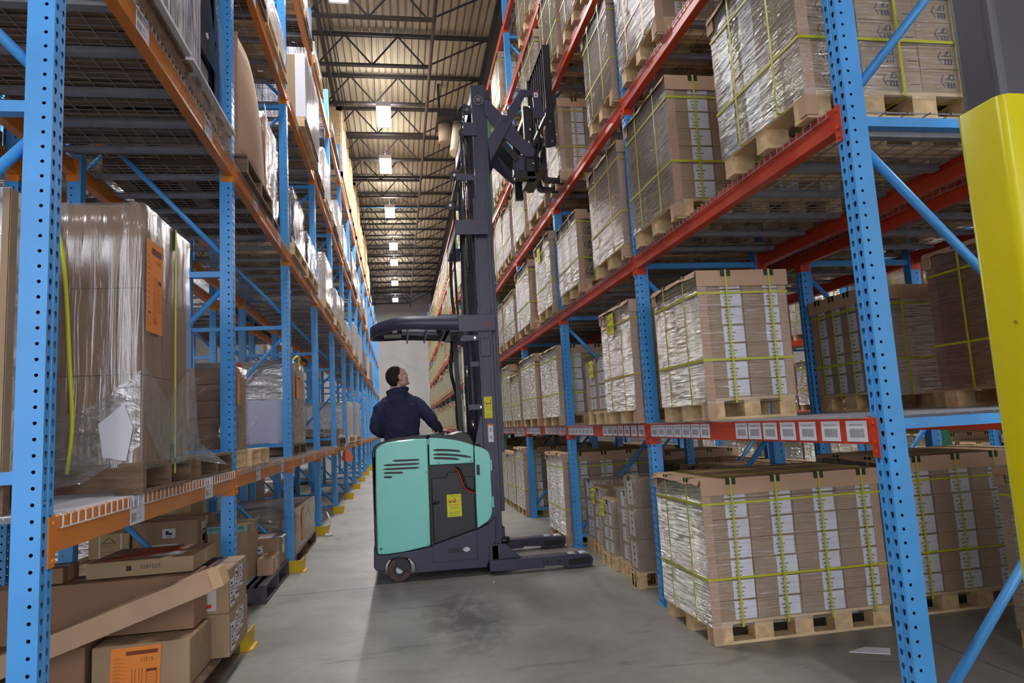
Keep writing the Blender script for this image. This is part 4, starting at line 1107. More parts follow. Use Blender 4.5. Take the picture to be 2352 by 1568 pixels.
# ---- reach carriage (pantograph)
def bar2(name, pts, y0, y1, m=TRUCK, bev=.004):
    mb = MB(); mb.prism(pts, y0, y1); return tb(mb, name, m, None, bev)
bar2('scissor_arm', [(.985, 4.24), (1.10, 4.42), (1.24, 4.61), (1.335, 4.765), (1.46, 4.765), (1.46, 4.70), (1.385, 4.695), (1.25, 4.44), (1.17, 4.30), (1.06, 4.10), (.99, 3.99)], 6.50, 6.525)
bar2('scissor_arm', [(.985, 4.24), (1.10, 4.42), (1.24, 4.61), (1.335, 4.765), (1.46, 4.765), (1.46, 4.70), (1.385, 4.695), (1.25, 4.44), (1.17, 4.30), (1.06, 4.10), (.99, 3.99)], 7.36, 7.385)
for yy in (6.53, 7.33):
    bar2('scissor_arm', [(.96, 4.66), (1.00, 4.67), (1.13, 4.52), (1.25, 4.41), (1.345, 4.26), (1.43, 4.19), (1.465, 4.11), (1.44, 4.06), (1.38, 4.06), (1.33, 4.09), (1.10, 4.31), (.97, 4.50)], yy, yy + .025)
mb = MB(); mb.cyl((1.15, 6.492, 4.455), (1.15, 7.39, 4.455), .03, 18); mb.cyl((1.41, 6.52, 4.10), (1.41, 7.36, 4.10), .028, 16); mb.box(1.0, 1.34, 6.60, 7.33, 4.02, 4.06) if False else None
tb(mb, 'pivot_shaft', TRUCK)
mb = MB(); mb.prism([(1.06, 4.28), (1.26, 4.02), (1.30, 4.06), (1.10, 4.33)], 6.56, 6.84); tb(mb, 'reach_plate', BLACK)
for x, z in ((1.165, 4.51), (1.50, 4.715)):
    mb = MB(); w2 = .022; mb.box(x - w2, x + w2, 6.4965, 6.498, z - .028, z + .028, 0); mb.box(x - w2, x + w2, 6.4955, 6.4968, z + .016, z + .028, 1); mb.prism([(x - .014, z + .004), (x + .002, z - .004), (x + .014, z + .006), (x + .006, z - .014), (x - .006, z - .012)], 6.4955, 6.4968, 'y', 2)
    tb(mb, 'warning_sticker', [PAPER, PAPERO, INK])
bar2('carriage_hanger', [(1.335, 4.77), (1.52, 4.765), (1.545, 4.74), (1.585, 4.50), (1.545, 4.46), (1.475, 4.46), (1.468, 4.70), (1.345, 4.715)], 6.498, 6.53)
bar2('carriage_hanger', [(1.335, 4.77), (1.52, 4.765), (1.545, 4.74), (1.585, 4.50), (1.545, 4.46), (1.475, 4.46), (1.468, 4.70), (1.345, 4.715)], 7.36, 7.39)
mb = MB(); mb.box(1.37, 1.46, 6.56, 6.62, 3.86, 4.62); mb.box(1.37, 1.46, 7.26, 7.32, 3.86, 4.62); mb.box(1.25, 1.47, 6.56, 6.66, 3.84, 3.92); mb.box(1.39, 1.47, 6.56, 6.95, 3.84, 3.92); mb.box(1.38, 1.45, 6.6, 7.3, 4.50, 4.56)
tb(mb, 'carriage_frame', BLACK, None, .004)
mb = MB(); mb.box(1.26, 1.36, 6.585, 6.60, 3.90, 4.10); mb.box(1.29, 1.33, 6.575, 6.587, 3.93, 4.06); mb.box(1.24, 1.255, 6.575, 6.66, 3.88, 4.16); tb(mb, 'carriage_panel', TRUCK, None, .003)
mb = MB(); mb.cyl((1.42, 6.68, 3.95), (1.42, 6.68, 4.45), .022, 12); mb.cyl((1.43, 6.85, 3.95), (1.43, 6.85, 4.35), .02, 12); tb(mb, 'shift_cylinder', TRUCKB)
for pts in ([(1.44, 6.58, 4.60), (1.42, 6.56, 4.45), (1.45, 6.56, 4.30), (1.40, 6.57, 4.15), (1.43, 6.57, 3.98)], [(1.50, 6.6, 4.50), (1.53, 6.58, 4.30), (1.50, 6.58, 4.10), (1.44, 6.6, 3.95)],
            [(1.56, 6.58, 4.38), (1.55, 6.56, 4.2), (1.52, 6.56, 4.05), (1.46, 6.6, 3.92)], [(1.46, 6.65, 4.6), (1.48, 6.63, 4.4), (1.46, 6.63, 4.2), (1.50, 6.65, 4.0), (1.44, 6.7, 3.88)], [(1.10, 6.6, 4.3), (1.2, 6.6, 4.5), (1.35, 6.6, 4.62)]):
    mb = MB(); mb.hose(pts, .009, 6); tb(mb, 'hydraulic_hose', RUBBER)
mb = MB()
for z, x in ((4.60, 1.44), (4.36, 1.43), (4.22, 1.41), (4.0, 1.44), (4.28, 1.55)): mb.cyl((x, 6.55, z - .015), (x, 6.55, z + .015), .012, 8)
tb(mb, 'hose_fitting', CHROME)
mb = MB(); mb.box(1.50, 1.58, 6.60, 7.28, 3.94, 4.00); mb.box(1.50, 1.58, 6.60, 7.28, 4.24, 4.30); mb.box(1.46, 1.52, 6.7, 7.2, 3.98, 4.26); tb(mb, 'fork_carriage', BLACK, None, .004)
# load backrest
mb = MB(); zt = 5.33
mb.box(1.625, 1.70, 6.60, 6.625, 4.22, zt); mb.box(1.60, 1.67, 7.36, 7.385, 4.55, zt)
mb.box(1.62, 1.70, 6.60, 7.385, zt - .02, zt)
for i in range(1, 7):
    y = 6.60 + .76*i/7; mb.box(1.63, 1.66, y, y + .018, 4.55, zt - .01)
mb.box(1.62, 1.66, 6.61, 7.38, 4.55, 4.59); mb.box(1.60, 1.66, 6.61, 6.63, 4.2, 4.4)
mb.prism([(1.60, 4.20), (1.69, 4.20), (1.715, 4.24), (1.705, 4.62), (1.62, 4.62)], 6.594, 6.602)
br = tb(mb, 'load_backrest', BLACK, None, .003)
mb = MB(); mb.cyl((1.655, 6.585, 4.47), (1.655, 6.6, 4.47), .013, 12); mb.cyl((1.665, 6.585, 4.255), (1.665, 6.6, 4.255), .013, 12); mb.build('bolt', STEEL, br)
# forks
for y in (6.815, 7.105):
    mb = MB(); mb.prism([(1.60, 4.30), (1.645, 4.30), (1.645, 4.0), (1.66, 3.955), (1.70, 3.935), (2.66, 3.925), (2.68, 3.935), (1.72, 3.975), (1.70, 3.99)] if False else
                         [(1.60, 4.30), (1.60, 3.98), (1.615, 3.935), (1.65, 3.915), (1.75, 3.912), (2.60, 3.925), (2.60, 3.935), (1.75, 3.948), (1.665, 3.952), (1.645, 3.975), (1.64, 4.30)], y, y + .10)
    tb(mb, 'fork', BLACK, None, .004)

# ------------------------------------------------------------------ operator
PE = thing('person', 'person in a navy hooded sweatshirt standing in the truck, looking up at the forks', 'person', (.02, 6.93, .26))
def psub(o): o.location = -Vector(PE.location); return o
def ell(mb, c, r, M=None, n=20, m=12, mi=0):
    c = Vector(c); k = len(mb.v)
    for i in range(m + 1):
        th = PI*i/m
        for j in range(n):
            ph = 2*PI*j/n
            p = Vector((r[0]*math.sin(th)*math.cos(ph), r[1]*math.sin(th)*math.sin(ph), r[2]*math.cos(th)))
            if M is not None: p = M @ p
            mb.v.append(tuple(c + p))
    for i in range(m):
        for j in range(n):
            q = (j+1) % n
            mb.f.append((k + i*n + j, k + (i+1)*n + j, k + (i+1)*n + q, k + i*n + q)); mb.mi.append(mi); mb.uv.append(None); mb.sm.append(True)
def loft(mb, secs, n=20, mi=0):
    """secs: (x,y,z,rx,ry) horizontal ellipses"""
    k = len(mb.v)
    for (x, y, z, rx, ry) in secs:
        for j in range(n):
            a = 2*PI*j/n; mb.v.append((x + rx*math.cos(a), y + ry*math.sin(a), z))
    for i in range(len(secs) - 1):
        for j in range(n):
            q = (j+1) % n
            mb.f.append((k + i*n + j, k + i*n + q, k + (i+1)*n + q, k + (i+1)*n + j)); mb.mi.append(mi); mb.uv.append(None); mb.sm.append(True)
    for base in (k, k + (len(secs) - 1)*n):
        mb.f.append(tuple(base + j for j in range(n))); mb.mi.append(mi); mb.uv.append(None); mb.sm.append(True)
def limb(mb, pts, n=14, mi=0):
    """pts: (x,y,z,r): tapered tube with rounded ends"""
    for a, b in zip(pts, pts[1:]):
        mb.cyl(a[:3], b[:3], a[3], n, mi, b[3])
    for p in pts: ell(mb, p[:3], (p[3],)*3, None, 14, 8, mi)
def remesh(o, vox, sm=3, fac=.5):
    m = o.modifiers.new('r', 'REMESH'); m.mode = 'VOXEL'; m.voxel_size = vox; m.use_smooth_shade = True
    s = o.modifiers.new('s', 'SMOOTH'); s.factor = fac; s.iterations = sm
    return o
HC = Vector((-.005, 6.90, 1.895))
HM = Matrix.Rotation(math.radians(20), 3, 'Z') @ Matrix.Rotation(math.radians(-20), 3, 'Y')   # faces +x, chin lifted
def hp(x, y, z): return HC + HM @ Vector((x, y, z))
mb = MB()
ell(mb, hp(-.018, 0, .022), (.098, .076, .092), HM); ell(mb, hp(.028, 0, -.03), (.064, .062, .088), HM)
ell(mb, hp(.060, 0, -.088), (.030, .034, .026), HM); ell(mb, hp(.03, 0, -.075), (.05, .055, .035), HM)
ell(mb, hp(.075, 0, .040), (.018, .052, .022), HM); ell(mb, hp(.070, 0, .025), (.018, .050, .010), HM)
ell(mb, hp(.093, 0, -.008), (.014, .011, .027), HM @ Matrix.Rotation(math.radians(-24), 3, 'Y')); ell(mb, hp(.100, 0, -.022), (.011, .013, .009), HM)
ell(mb, hp(.088, 0, -.048), (.012, .023, .006), HM); ell(mb, hp(.086, 0, -.061), (.012, .021, .007), HM); ell(mb, hp(.080, 0, -.098), (.016, .020, .014), HM)
for s in (-1, 1):
    ell(mb, hp(.055, s*.048, -.018), (.022, .020, .022), HM)
    ell(mb, hp(-.004, s*.076, -.012), (.020, .012, .032), HM); ell(mb, hp(-.006, s*.084, .004), (.020, .008, .018), HM)
    ell(mb, hp(.078, s*.030, .010), (.012, .013, .009), HM)
limb(mb, [(-.03, 6.92, 1.84, .056), (-.02, 6.93, 1.76, .060), (.0, 6.94, 1.66, .07)])
loft(mb, [(.0, 6.94, 1.68, .12, .07), (.0, 6.94, 1.6, .14, .085), (.01, 6.94, 1.4, .14, .09), (.015, 6.95, 1.2, .13, .085), (.015, 6.95, 1.1, .14, .09), (.015, 6.95, 1.04, .13, .09)])
for s in (-1, 1):
    limb(mb, [(.015 + s*.085, 6.95, 1.08, .085), (.015 + s*.10, 6.95, .72, .055), (.015 + s*.105, 6.98, .36, .038)])
    ell(mb, (.015 + s*.105, 7.02, .31), (.04, .11, .035))
AR = {1: [(.165, 6.93, 1.60, .045), (.30, 6.91, 1.47, .042), (.40, 7.02, 1.345, .030)], -1: [(-.150, 6.93, 1.60, .045), (-.235, 6.93, 1.40, .042), (-.12, 7.14, 1.33, .030)]}
for s in (1, -1): limb(mb, AR[s])
def hand(mb, w, d, side):
    w = Vector(w); d = Vector(d).normalized(); up = Vector((0, 0, 1)); a = d.cross(up).normalized()
    ell(mb, w + d*.045, (.046, .040, .016), Matrix((d, a, up)).transposed())
    for i, L in enumerate((.064, .074, .070, .054)):
        b = w + d*.082 + a*(-.030 + .020*i)
        limb(mb, [tuple(b) + (.0088,), tuple(b + d*L*.45 - up*.006) + (.0082,), tuple(b + d*L*.75 - up*.022) + (.0076,), tuple(b + d*L*.85 - up*.038) + (.0068,)], 8)
    b = w + d*.025 - a*.034*side
    limb(mb, [tuple(b) + (.011,), tuple(b + d*.03 - a*.022*side - up*.004) + (.0098,), tuple(b + d*.055 - a*.026*side - up*.014) + (.0085,)], 8)
hand(mb, (.415, 7.035, 1.338), (.7, .7, -.1), 1); hand(mb, (-.10, 7.165, 1.325), (.5, .85, -.1), -1)
bd = remesh(psub(mb.build('body', SKIN, PE)), .0045, 3, .5)
# eyes
mb = MB()
for s in (-1, 1): ell(mb, hp(.083, s*.030, .010), (.008, .011, .0075), HM, 12, 8, 0); ell(mb, hp(.0895, s*.030, .011), (.003, .0045, .0045), HM, 8, 6, 1)
psub(mb.build('eyes', [PAPER, HAIR], PE))
# hair: short back and sides
mb = MB(); n, m = 110, 76; cc = hp(-.020, 0, .010); rr_ = (.101, .081, .106); k0 = len(mb.v); keep = {}
def hv(i, j):
    th = PI*i/m; ph = 2*PI*j/n
    return Vector((rr_[0]*math.sin(th)*math.cos(ph), rr_[1]*math.sin(th)*math.sin(ph), rr_[2]*math.cos(th)))
for i in range(m):
    for j in range(n):
        P4 = [hv(i, j), hv(i+1, j), hv(i+1, j+1), hv(i, j+1)]; c = sum(P4, Vector())/4
        x, z = c.x, c.z
        top = x < .062 - max(0, .080 - z)*.62
        ear = (x - .016)**2/.026**2 + (z + .022)**2/.036**2 < 1 and abs(c.y) > .045
        ok = (z > .02 and top) or (z <= .02 and x < .012 + max(0, z + .01)*.5 and z > -.088)
        if ear or (z < -.05 and x > -.030): ok = False
        if ok: mb.face([tuple(cc + HM @ p) for p in P4], 0, None, True)
h = psub(mb.build('hair', HAIR, PE)); sd = h.modifiers.new('s', 'SOLIDIFY'); sd.thickness = .008; sd.offset = -1
# hooded sweatshirt
mb = MB()
loft(mb, [(-.005, 6.93, 1.745, .075, .07), (0, 6.935, 1.715, .115, .085), (0, 6.94, 1.68, .160, .105), (0, 6.94, 1.645, .188, .118), (.005, 6.94, 1.60, .200, .13), (.01, 6.94, 1.50, .195, .135), (.015, 6.94, 1.38, .182, .128), (.02, 6.95, 1.26, .172, .122), (.02, 6.95, 1.14, .175, .125), (.02, 6.95, 1.06, .165, .12), (.02, 6.95, 1.04, .15, .11)], 28)
limb(mb, [(.150, 6.93, 1.628, .066), (.212, 6.925, 1.585, .070), (.265, 6.915, 1.52, .066), (.305, 6.91, 1.465, .060), (.345, 6.95, 1.405, .055), (.385, 7.0, 1.362, .050), (.395, 7.015, 1.352, .040)], 18)
limb(mb, [(-.135, 6.93, 1.628, .066), (-.188, 6.925, 1.575, .070), (-.215, 6.92, 1.50, .068), (-.232, 6.925, 1.41, .066), (-.215, 6.99, 1.36, .058), (-.16, 7.08, 1.345, .052), (-.13, 7.125, 1.335, .042)], 18)
# hood folds around the neck
hood = []
for i in range(15):
    a = 2*PI*i/14; hood.append((-.010 + .088*math.cos(a), 6.915 + .078*math.sin(a), 1.757 - .012*math.sin(-a) + .016*math.cos(a), .028 + .010*max(0, -math.sin(a))))
limb(mb, hood, 12)
ell(mb, (-.020, 6.850, 1.715), (.098, .044, .050), Matrix.Rotation(math.radians(6), 3, 'Y'))
ell(mb, (-.022, 6.835, 1.672), (.085, .040, .052), Matrix.Rotation(math.radians(3), 3, 'Y'))
ell(mb, (-.018, 6.83, 1.625), (.055, .032, .036))
hd = remesh(psub(mb.build('hooded_sweatshirt', NAVY, PE)), .006, 4, .5)
tx = bpy.data.textures.new('folds', 'CLOUDS'); tx.noise_scale = .11; tx.noise_depth = 2
dm = hd.modifiers.new('d', 'DISPLACE'); dm.texture = tx; dm.strength = .034; dm.mid_level = .5; dm.texture_coords = 'LOCAL'
mb = MB()
for s in (-1, 1): limb(mb, [(.015 + s*.085, 6.95, 1.08, .098), (.015 + s*.10, 6.95, .72, .070), (.015 + s*.105, 6.98, .36, .055)])
loft(mb, [(.02, 6.95, 1.15, .155, .11), (.02, 6.95, 1.02, .17, .12), (.02, 6.95, .95, .14, .1)])
remesh(psub(mb.build('trousers', JEANS, PE)), .010, 3)
mb = MB()
for s in (-1, 1): ell(mb, (.015 + s*.105, 7.02, .305), (.05, .14, .045)); limb(mb, [(.015 + s*.105, 6.97, .33, .05), (.015 + s*.105, 6.97, .38, .05)])
remesh(psub(mb.build('work_shoes', BLACK, PE)), .010, 2)
# ------------------------------------------------------------------ building column at the right edge
t = thing('building_column', 'dark grey building column wrapped in a bright yellow plastic guard', 'column', (1.98, 1.79, 0))
mb = MB(); mb.box(-.115, .115, -.075, .075, 0, 9.0); mb.box(-.13, .13, -.09, .09, 8.9, 9.02); mb.build('column_shaft', COLGREY, t, .028, 4)
mb = MB(); mb.cyl((.06, -.085, 2.2), (.06, -.085, 9.0), .016, 12); mb.build('conduit', mat('grey conduit', (150, 148, 156), .35, metal=.6), t)
def rrect(x, y, r, n=6):
    p = []
    for cx, cy, a0 in ((x - r, y - r, 0), (-x + r, y - r, 90), (-x + r, -y + r, 180), (x - r, -y + r, 270)):
        for i in range(n + 1): a = math.radians(a0 + 90*i/n); p.append((cx + r*math.cos(a), cy + r*math.sin(a)))
    return p
mb = MB(); mb.prism(rrect(.132, .092, .035), .02, 2.285, 'z', 0, True); 
for xx in (-.02, .075): mb.cyl((xx, -.078, .02), (xx, -.078, 2.285), .030, 18)
g = mb.build('column_guard', COLYEL, t, .003)
mb = MB()
for z, y in ((1.585, -.03), (1.24, -.045), (1.13, .0)): mb.cyl((-.1345, y, z), (-.130, y, z), .006, 8)
mb.build('scuff_marks', mat('scuffed yellow', (150, 142, 10), .6), g)
# ------------------------------------------------------------------ cartons and boxes of the left rack
def carton(name, label, x0, x1, y0, y1, z0, z1, m=KRAFT, group='loose cartons under the left rack', rz=0, cat='box', tape='x'):
    cx, cy = (x0 + x1)/2, (y0 + y1)/2
    r = thing(name, label, cat, (cx, cy, z0), rz, group)
    a, b, h = (x1 - x0)/2, (y1 - y0)/2, z1 - z0
    mb = MB(); mb.box(-a, a, -b, b, 0, h); mb.build('carton_body', m, r, min(.006, h*.05), 2)
    mb = MB()
    if tape == 'x': mb.box(-a - .001, a + .001, -.03, .03, h - .0002, h + .0008); mb.box(a, a + .001, -.03, .03, h - .08, h); mb.box(-a - .001, -a, -.03, .03, h - .08, h)
    else: mb.box(-.03, .03, -b - .001, b + .001, h - .0002, h + .0008); mb.box(-.03, .03, -b - .001, -b, h - .08, h)
    mb.build('packing_tape', TAPE, r)
    return r, a, b, h
def sticker(r, name, P, U, V, w, h, mats, n=(0, -1, 0), texts=(), rects=()):
    """paper sheet on a face; P lower-left corner, U,V unit vectors, n outward normal"""
    P, U, V, n = map(Vector, (P, U, V, n)); mb = MB()
    def F(e): return lambda u, v: tuple(P + U*u + V*v + n*e)
    f0, f1 = F(.0008), F(.0)
    a = [f0(0, 0), f0(w, 0), f0(w, h), f0(0, h)]; b = [f1(0, 0), f1(w, 0), f1(w, h), f1(0, h)]
    mb.face(a); mb.face(b[::-1])
    for i in range(4): j = (i+1) % 4; mb.face([a[i], b[i], b[j], a[j]])
    f = F(.0014)
    for (u0, u1, v0, v1, mi) in rects: mb.face([f(u0*w, v0*h), f(u1*w, v0*h), f(u1*w, v1*h), f(u0*w, v1*h)], mi)
    for (s, size, u, v, mi) in texts: put_text(mb, s, size*h, lambda a_, b_, u=u, v=v: F(.0018)(u*w + a_, v*h + b_), mi)
    return mb.build(name, mats, r)
def form_rects():
    R_ = [(.3, .94, .86, .93, 1)]
    for i in range(9): R_.append((.05 + .0*(i % 2), .30, .80 - i*.065, .803 - i*.065, 1)); R_.append((.05, .2, .82 - i*.065, .826 - i*.065, 1))
    for i in range(16):
        for c in (.42, .48, .56, .62): R_.append((c, c + .03, .60 - i*.03, .612 - i*.03, 1))
    for (a, b, c, d) in ((.72, .93, .55, .60), (.72, .73, .25, .6), (.92, .93, .25, .6), (.72, .93, .25, .255), (.08, .26, .20, .22), (.08, .085, .08, .22), (.255, .26, .08, .22), (.08, .26, .08, .085)): R_.append((a, b, c, d, 1))
    for i in range(5): R_.append((.75, .90, .5 - i*.05, .504 - i*.05, 1))
    return R_
FR_ = form_rects()
# orange form box
r, a, b, h = carton('cardboard_box', 'brown cardboard box with orange 11715 form hanging on its front', -1.565, -1.10, 3.88, 4.27, .128, .362, KRAFT)
sticker(r, 'orange_form', (-a + .085, -b - .004, -.06), (1, 0, .02), (.03, 0, 1), .235, .28, [PAPERO, INKO], texts=[('11715', .09, .72, .76, 1)], rects=FR_)
sticker(r, 'small_label', (a - .16, b*.55, h), (1, 0, 0), (0, 1, 0), .07, .03, [PAPER, INK], n=(0, 0, 1), rects=[(.1, .9, .3, .45, 1), (.1, .9, .6, .75, 1)])
# two boxes with shipping papers, stacked
def paper_stack(r, a, b, h):
    for i, (y, z, w_, hh) in enumerate(((-b + .03, h*.10, .10, h*.62), (-b + .15, h*.18, .09, h*.7), (-b + .26, h*.38, .08, h*.5))):
        sticker(r, 'shipping_paper', (a, y, z), (0, 1, 0), (0, 0, 1), w_, hh, [PAPER, INK], n=(1, 0, 0), rects=[(.1, .5, .8, .9, 1), (.1, .9, .68, .72, 1), (.1, .9, .58, .61, 1), (.1, .5, .45, .52, 1), (.1, .85, .3, .34, 1), (.1, .6, .15, .22, 1), (.65, .9, .12, .25, 1)])
r, a, b, h = carton('cardboard_box', 'lower box with papers on its aisle side, at the pallet corner', -1.42, -1.005, 4.30, 4.77, .128, .372, KRAFT); paper_stack(r, a, b, h)
r, a, b, h = carton('cardboard_box', 'upper box with blue printed top and papers on its aisle side', -1.42, -1.005, 4.29, 4.74, .374, .622, KRAFT); paper_stack(r, a, b, h)
mb = MB(); mb.box(-a + .0, a - .10, -b + .02, b - .02, h, h + .001, 0); mb.box(a - .30, a - .2, -b + .03, b - .04, h + .001, h + .0014, 1); mb.box(a - .15, a - .13, -b + .1, b - .1, h + .001, h + .0014, 1)
mb.build('printed_lid', [INKB, PAPERO], r)
sticker(r, 'document_pouch', (a - .24, -b, .02), (1, 0, 0), (0, 0, 1), .17, .17, [mat('clear pouch', (205, 196, 196), .15), REDI, INK], rects=[(.1, .85, .1, .22, 1), (.1, .14, .1, .22, 2), (.4, .5, .1, .22, 2)])
# long slanted carton
r = thing('long_carton', 'very long narrow carton lying slanted across the other boxes', 'box', (-1.6, 3.3, .45), 0, 'loose cartons under the left rack')
A = Vector((-2.02, 3.80, .315)) - r.location; B_ = Vector((-.965, 3.80, .665)) - r.location
mb = MB(); mb.bar(A, B_, .14, .105); mb.build('carton_body', KRAFTL, r, .004)
d = (B_ - A).normalized()
mb = MB(); mb.bar(B_ - d*.01, B_ + d*.055, .125, .095); mb.build('torn_end_flap', mat('raw cardboard end', (204, 172, 130), .8), r, .004)
mb = MB(); mb.bar(A + d*.5 + Vector((-.017, 0, .0515)), A + d*.85 + Vector((-.017, 0, .0515)), .05, .002); mb.build('packing_tape', TAPE, r)
# wide flat brown carton under it and pallet below
r, a, b, h = carton('large_flat_carton', 'wide dark brown carton lying behind the slanted long box', -2.12, -1.12, 4.02, 4.27, .375, .655, KRAFTD)
carton('cardboard_box', 'dark carton on pallet left of the orange form box', -2.12, -1.60, 3.89, 4.27, .128, .37, KRAFTD)
carton('cardboard_box', 'low box under the lower end of the long slanted carton', -2.14, -1.92, 3.70, 3.88, .128, .265, KRAFTD)
carton('cardboard_box', 'deep carton at the back of pallet under the flat taped carton', -2.0, -1.44, 4.30, 4.80, .128, .555, KRAFTD)
r, a, b, h = carton('flat_carton', 'flat taped carton with red flap lying on the wide brown carton', -1.68, -1.14, 4.08, 4.55, .662, .745, KRAFT)
mb = MB(); mb.prism([(-a + .05, -b + .02), (a - .12, -b + .22), (a - .2, b - .05), (-a + .15, b - .12)], h, h + .002, 'z'); mb.build('red_flap', mat('brick red card', (176, 76, 50), .7), r)
sticker(r, 'small_label', (-a + .19, -b, .02), (1, 0, 0), (0, 0, 1), .045, .045, [TAPE, INK], rects=[(.2, .8, .2, .8, 1)])
put = MB(); put_text(put, '2281020', .03, lambda u, v: (-a + .32 + u, -b - .0008, .045 + v)); put.build('stencil_number', INK, r)
sticker(r, 'packing_paper', (a - .25, -b + .1, h), (1, 0, 0), (0, 1, 0), .16, .10, [PAPER], n=(0, 0, 1))
carton('cardboard_box', 'small brown box on the wide carton, right behind the nearest left post', -2.02, -1.78, 4.05, 4.24, .66, .74, KRAFTD)
# pallet carrying the front boxes
def std_pallet(name, label, x0, x1, y0, y1, z, m=OLDW, rz=0, H=.125, group='wooden pallets of the left rack'):
    r = thing(name, label, 'pallet', ((x0 + x1)/2, (y0 + y1)/2, z), rz, group); a, b = (x1 - x0)/2, (y1 - y0)/2
    for y in (-b, -.019, b - .038):
        mb = MB(); mb.box(-a, a, y, y + .038, .016, H - .016); mb.build('stringer', m, r)
    mb = MB()
    for i in range(7): x = -a + (2*a - .095)*i/6; mb.box(x, x + .095, -b, b, H - .016, H)
    mb.build('top_boards', m, r)
    mb = MB()
    for i in (0, 2, 4): x = -a + (2*a - .11)*i/4; mb.box(x, x + .11, -b, b, 0, .016)
    mb.build('bottom_boards', m, r)
    return r
std_pallet('wooden_pallet', 'old dark pallet under the cardboard boxes by the nearest left post', -2.15, -1.06, 2.62, 4.80, 0, OLDW, H=.125)
# far boxes of the first bay
std_pallet('wooden_pallet', 'thin pale pallet under the triangle mark carton', -2.62, -1.66, 5.98, 6.78, .34, PINE, H=.12)
std_pallet('wooden_pallet', 'dark pallet stacked under the thin pale pallet', -2.62, -1.66, 5.98, 6.78, .0, OLDW, H=.16)
std_pallet('wooden_pallet', 'dark pallet in the middle of the stack under triangle mark carton', -2.62, -1.66, 5.98, 6.78, .165, OLDW, H=.16)
r, a, b, h = carton('marked_carton', 'pale carton printed with a triangle mark, strapped, on pale pallet', -2.52, -2.21, 6.15, 6.5, .461, .655, mat('pale kraft', (196, 170, 124), .75))
mb = MB(); yy = -b - .001
for p_, q_ in (((-.05, .12), (.0, .165)), ((.0, .165), (.05, .12)), ((.05, .12), (-.05, .12))): mb.bar((p_[0], yy, p_[1]), (q_[0], yy, q_[1]), .0012, .004)
put_text(mb, '140', .016, lambda u, v: (u, yy, .132 + v)); put_text(mb, 'DIAMOND', .018, lambda u, v: (u - .01, yy, .095 + v)); put_text(mb, 'MADE IN TAIWAN R.O.C.', .014, lambda u, v: (u, yy, .05 + v)); mb.build('printed_mark', INK, r)
for x in (-a*.45, a*.6):
    mb = MB(); ring(mb, -b, b, 0, h, x, .012, .002, 'yz'); mb.build('white_strap', PAPER, r)
r, a, b, h = carton('cardboard_box', 'large brown box with pictogram label behind the flat carton', -2.18, -1.68, 6.12, 6.66, .461, .725, KRAFT)
sticker(r, 'pictogram_label', (-.02, -b, .13), (1, 0, 0), (0, 0, 1), .10, .075, [PAPER, INK], rects=[(.25, .5, .35, .75, 1), (.5, .75, .3, .55, 1), (.3, .7, .12, .17, 1)])
sticker(r, 'handwritten_label', (-.12, -b, .02), (1, 0, 0), (0, 0, 1), .22, .06, [PAPER, INK], texts=[('PZZ', .7, .35, .5, 1)])
sticker(r, 'side_label', (a, -b + .12, .05), (0, 1, 0), (0, 0, 1), .14, .18, [PAPER, INK], n=(1, 0, 0), rects=[(.15, .8, .1, .4, 1), (.15, .8, .6, .65, 1)])
carton('marked_carton', 'second pale strapped carton standing high behind the brown box', -2.35, -1.95, 6.9, 7.3, .466, .86, mat('pale kraft', (196, 170, 124), .75))
std_pallet('wooden_pallet', 'old pallets under the second pale carton', -2.5, -1.7, 6.88, 7.36, .30, OLDW, H=.165); std_pallet('wooden_pallet', 'lowest old pallet under the second pale carton', -2.5, -1.7, 6.88, 7.36, .0, OLDW, H=.30)
# second bay floor: sporting goods box on dark pallet
std_pallet('wooden_pallet', 'dark grey pallet under the sporting goods carton by the aisle', -1.63, -1.14, 6.10, 7.29, 0, GREYW, H=.15)
r, a, b, h = carton('tall_carton', 'tall brown carton with teal band reading sporting goods', -1.62, -1.30, 6.18, 6.62, .152, .645, KRAFT)
mb = MB(); mb.box(-a - .001, a + .001, -b - .001, -b, h - .055, h, 0)
m2 = MB(); m2.box(-a - .001, a + .001, -b - .001, b, .0005, .02); m2.build('base_tape', TEALP, r)
put_text(mb, 'sporting Gods', .05, lambda u, v: (-u*1.0 - .01, -b - .0018, h - .028 - v), 1); mb.build('printed_band', [TEALP, INK], r)
r, a, b, h = carton('cardboard_box', 'medium box with white label at the end of dark grey pallet', -1.42, -1.16, 6.86, 7.26, .152, .42, KRAFT)
sticker(r, 'white_label', (-a + .0, -b, .12), (1, 0, .15), (-.15, 0, 1), .12, .07, [PAPER, INK], rects=[(.2, .8, .4, .6, 1)]); sticker(r, 'side_label', (a, -.02, .1), (0, 1, 0), (0, 0, 1), .12, .13, [PAPER, INK], n=(1, 0, 0))
sticker(r, 'top_label', (-a + .05, -b + .05, h), (1, 0, 0), (0, 1, 0), .24, .2, [PAPER, INK], n=(0, 0, 1), rects=[(.1, .9, .7, .75, 1), (.1, .9, .5, .55, 1)])
r, a, b, h = carton('cardboard_box', 'small box in front of the labelled medium box on grey pallet', -1.29, -1.15, 6.50, 6.84, .152, .30, KRAFTL)
sticker(r, 'side_label', (a, -.05, .04), (0, 1, 0), (0, 0, 1), .08, .08, [PAPER], n=(1, 0, 0))

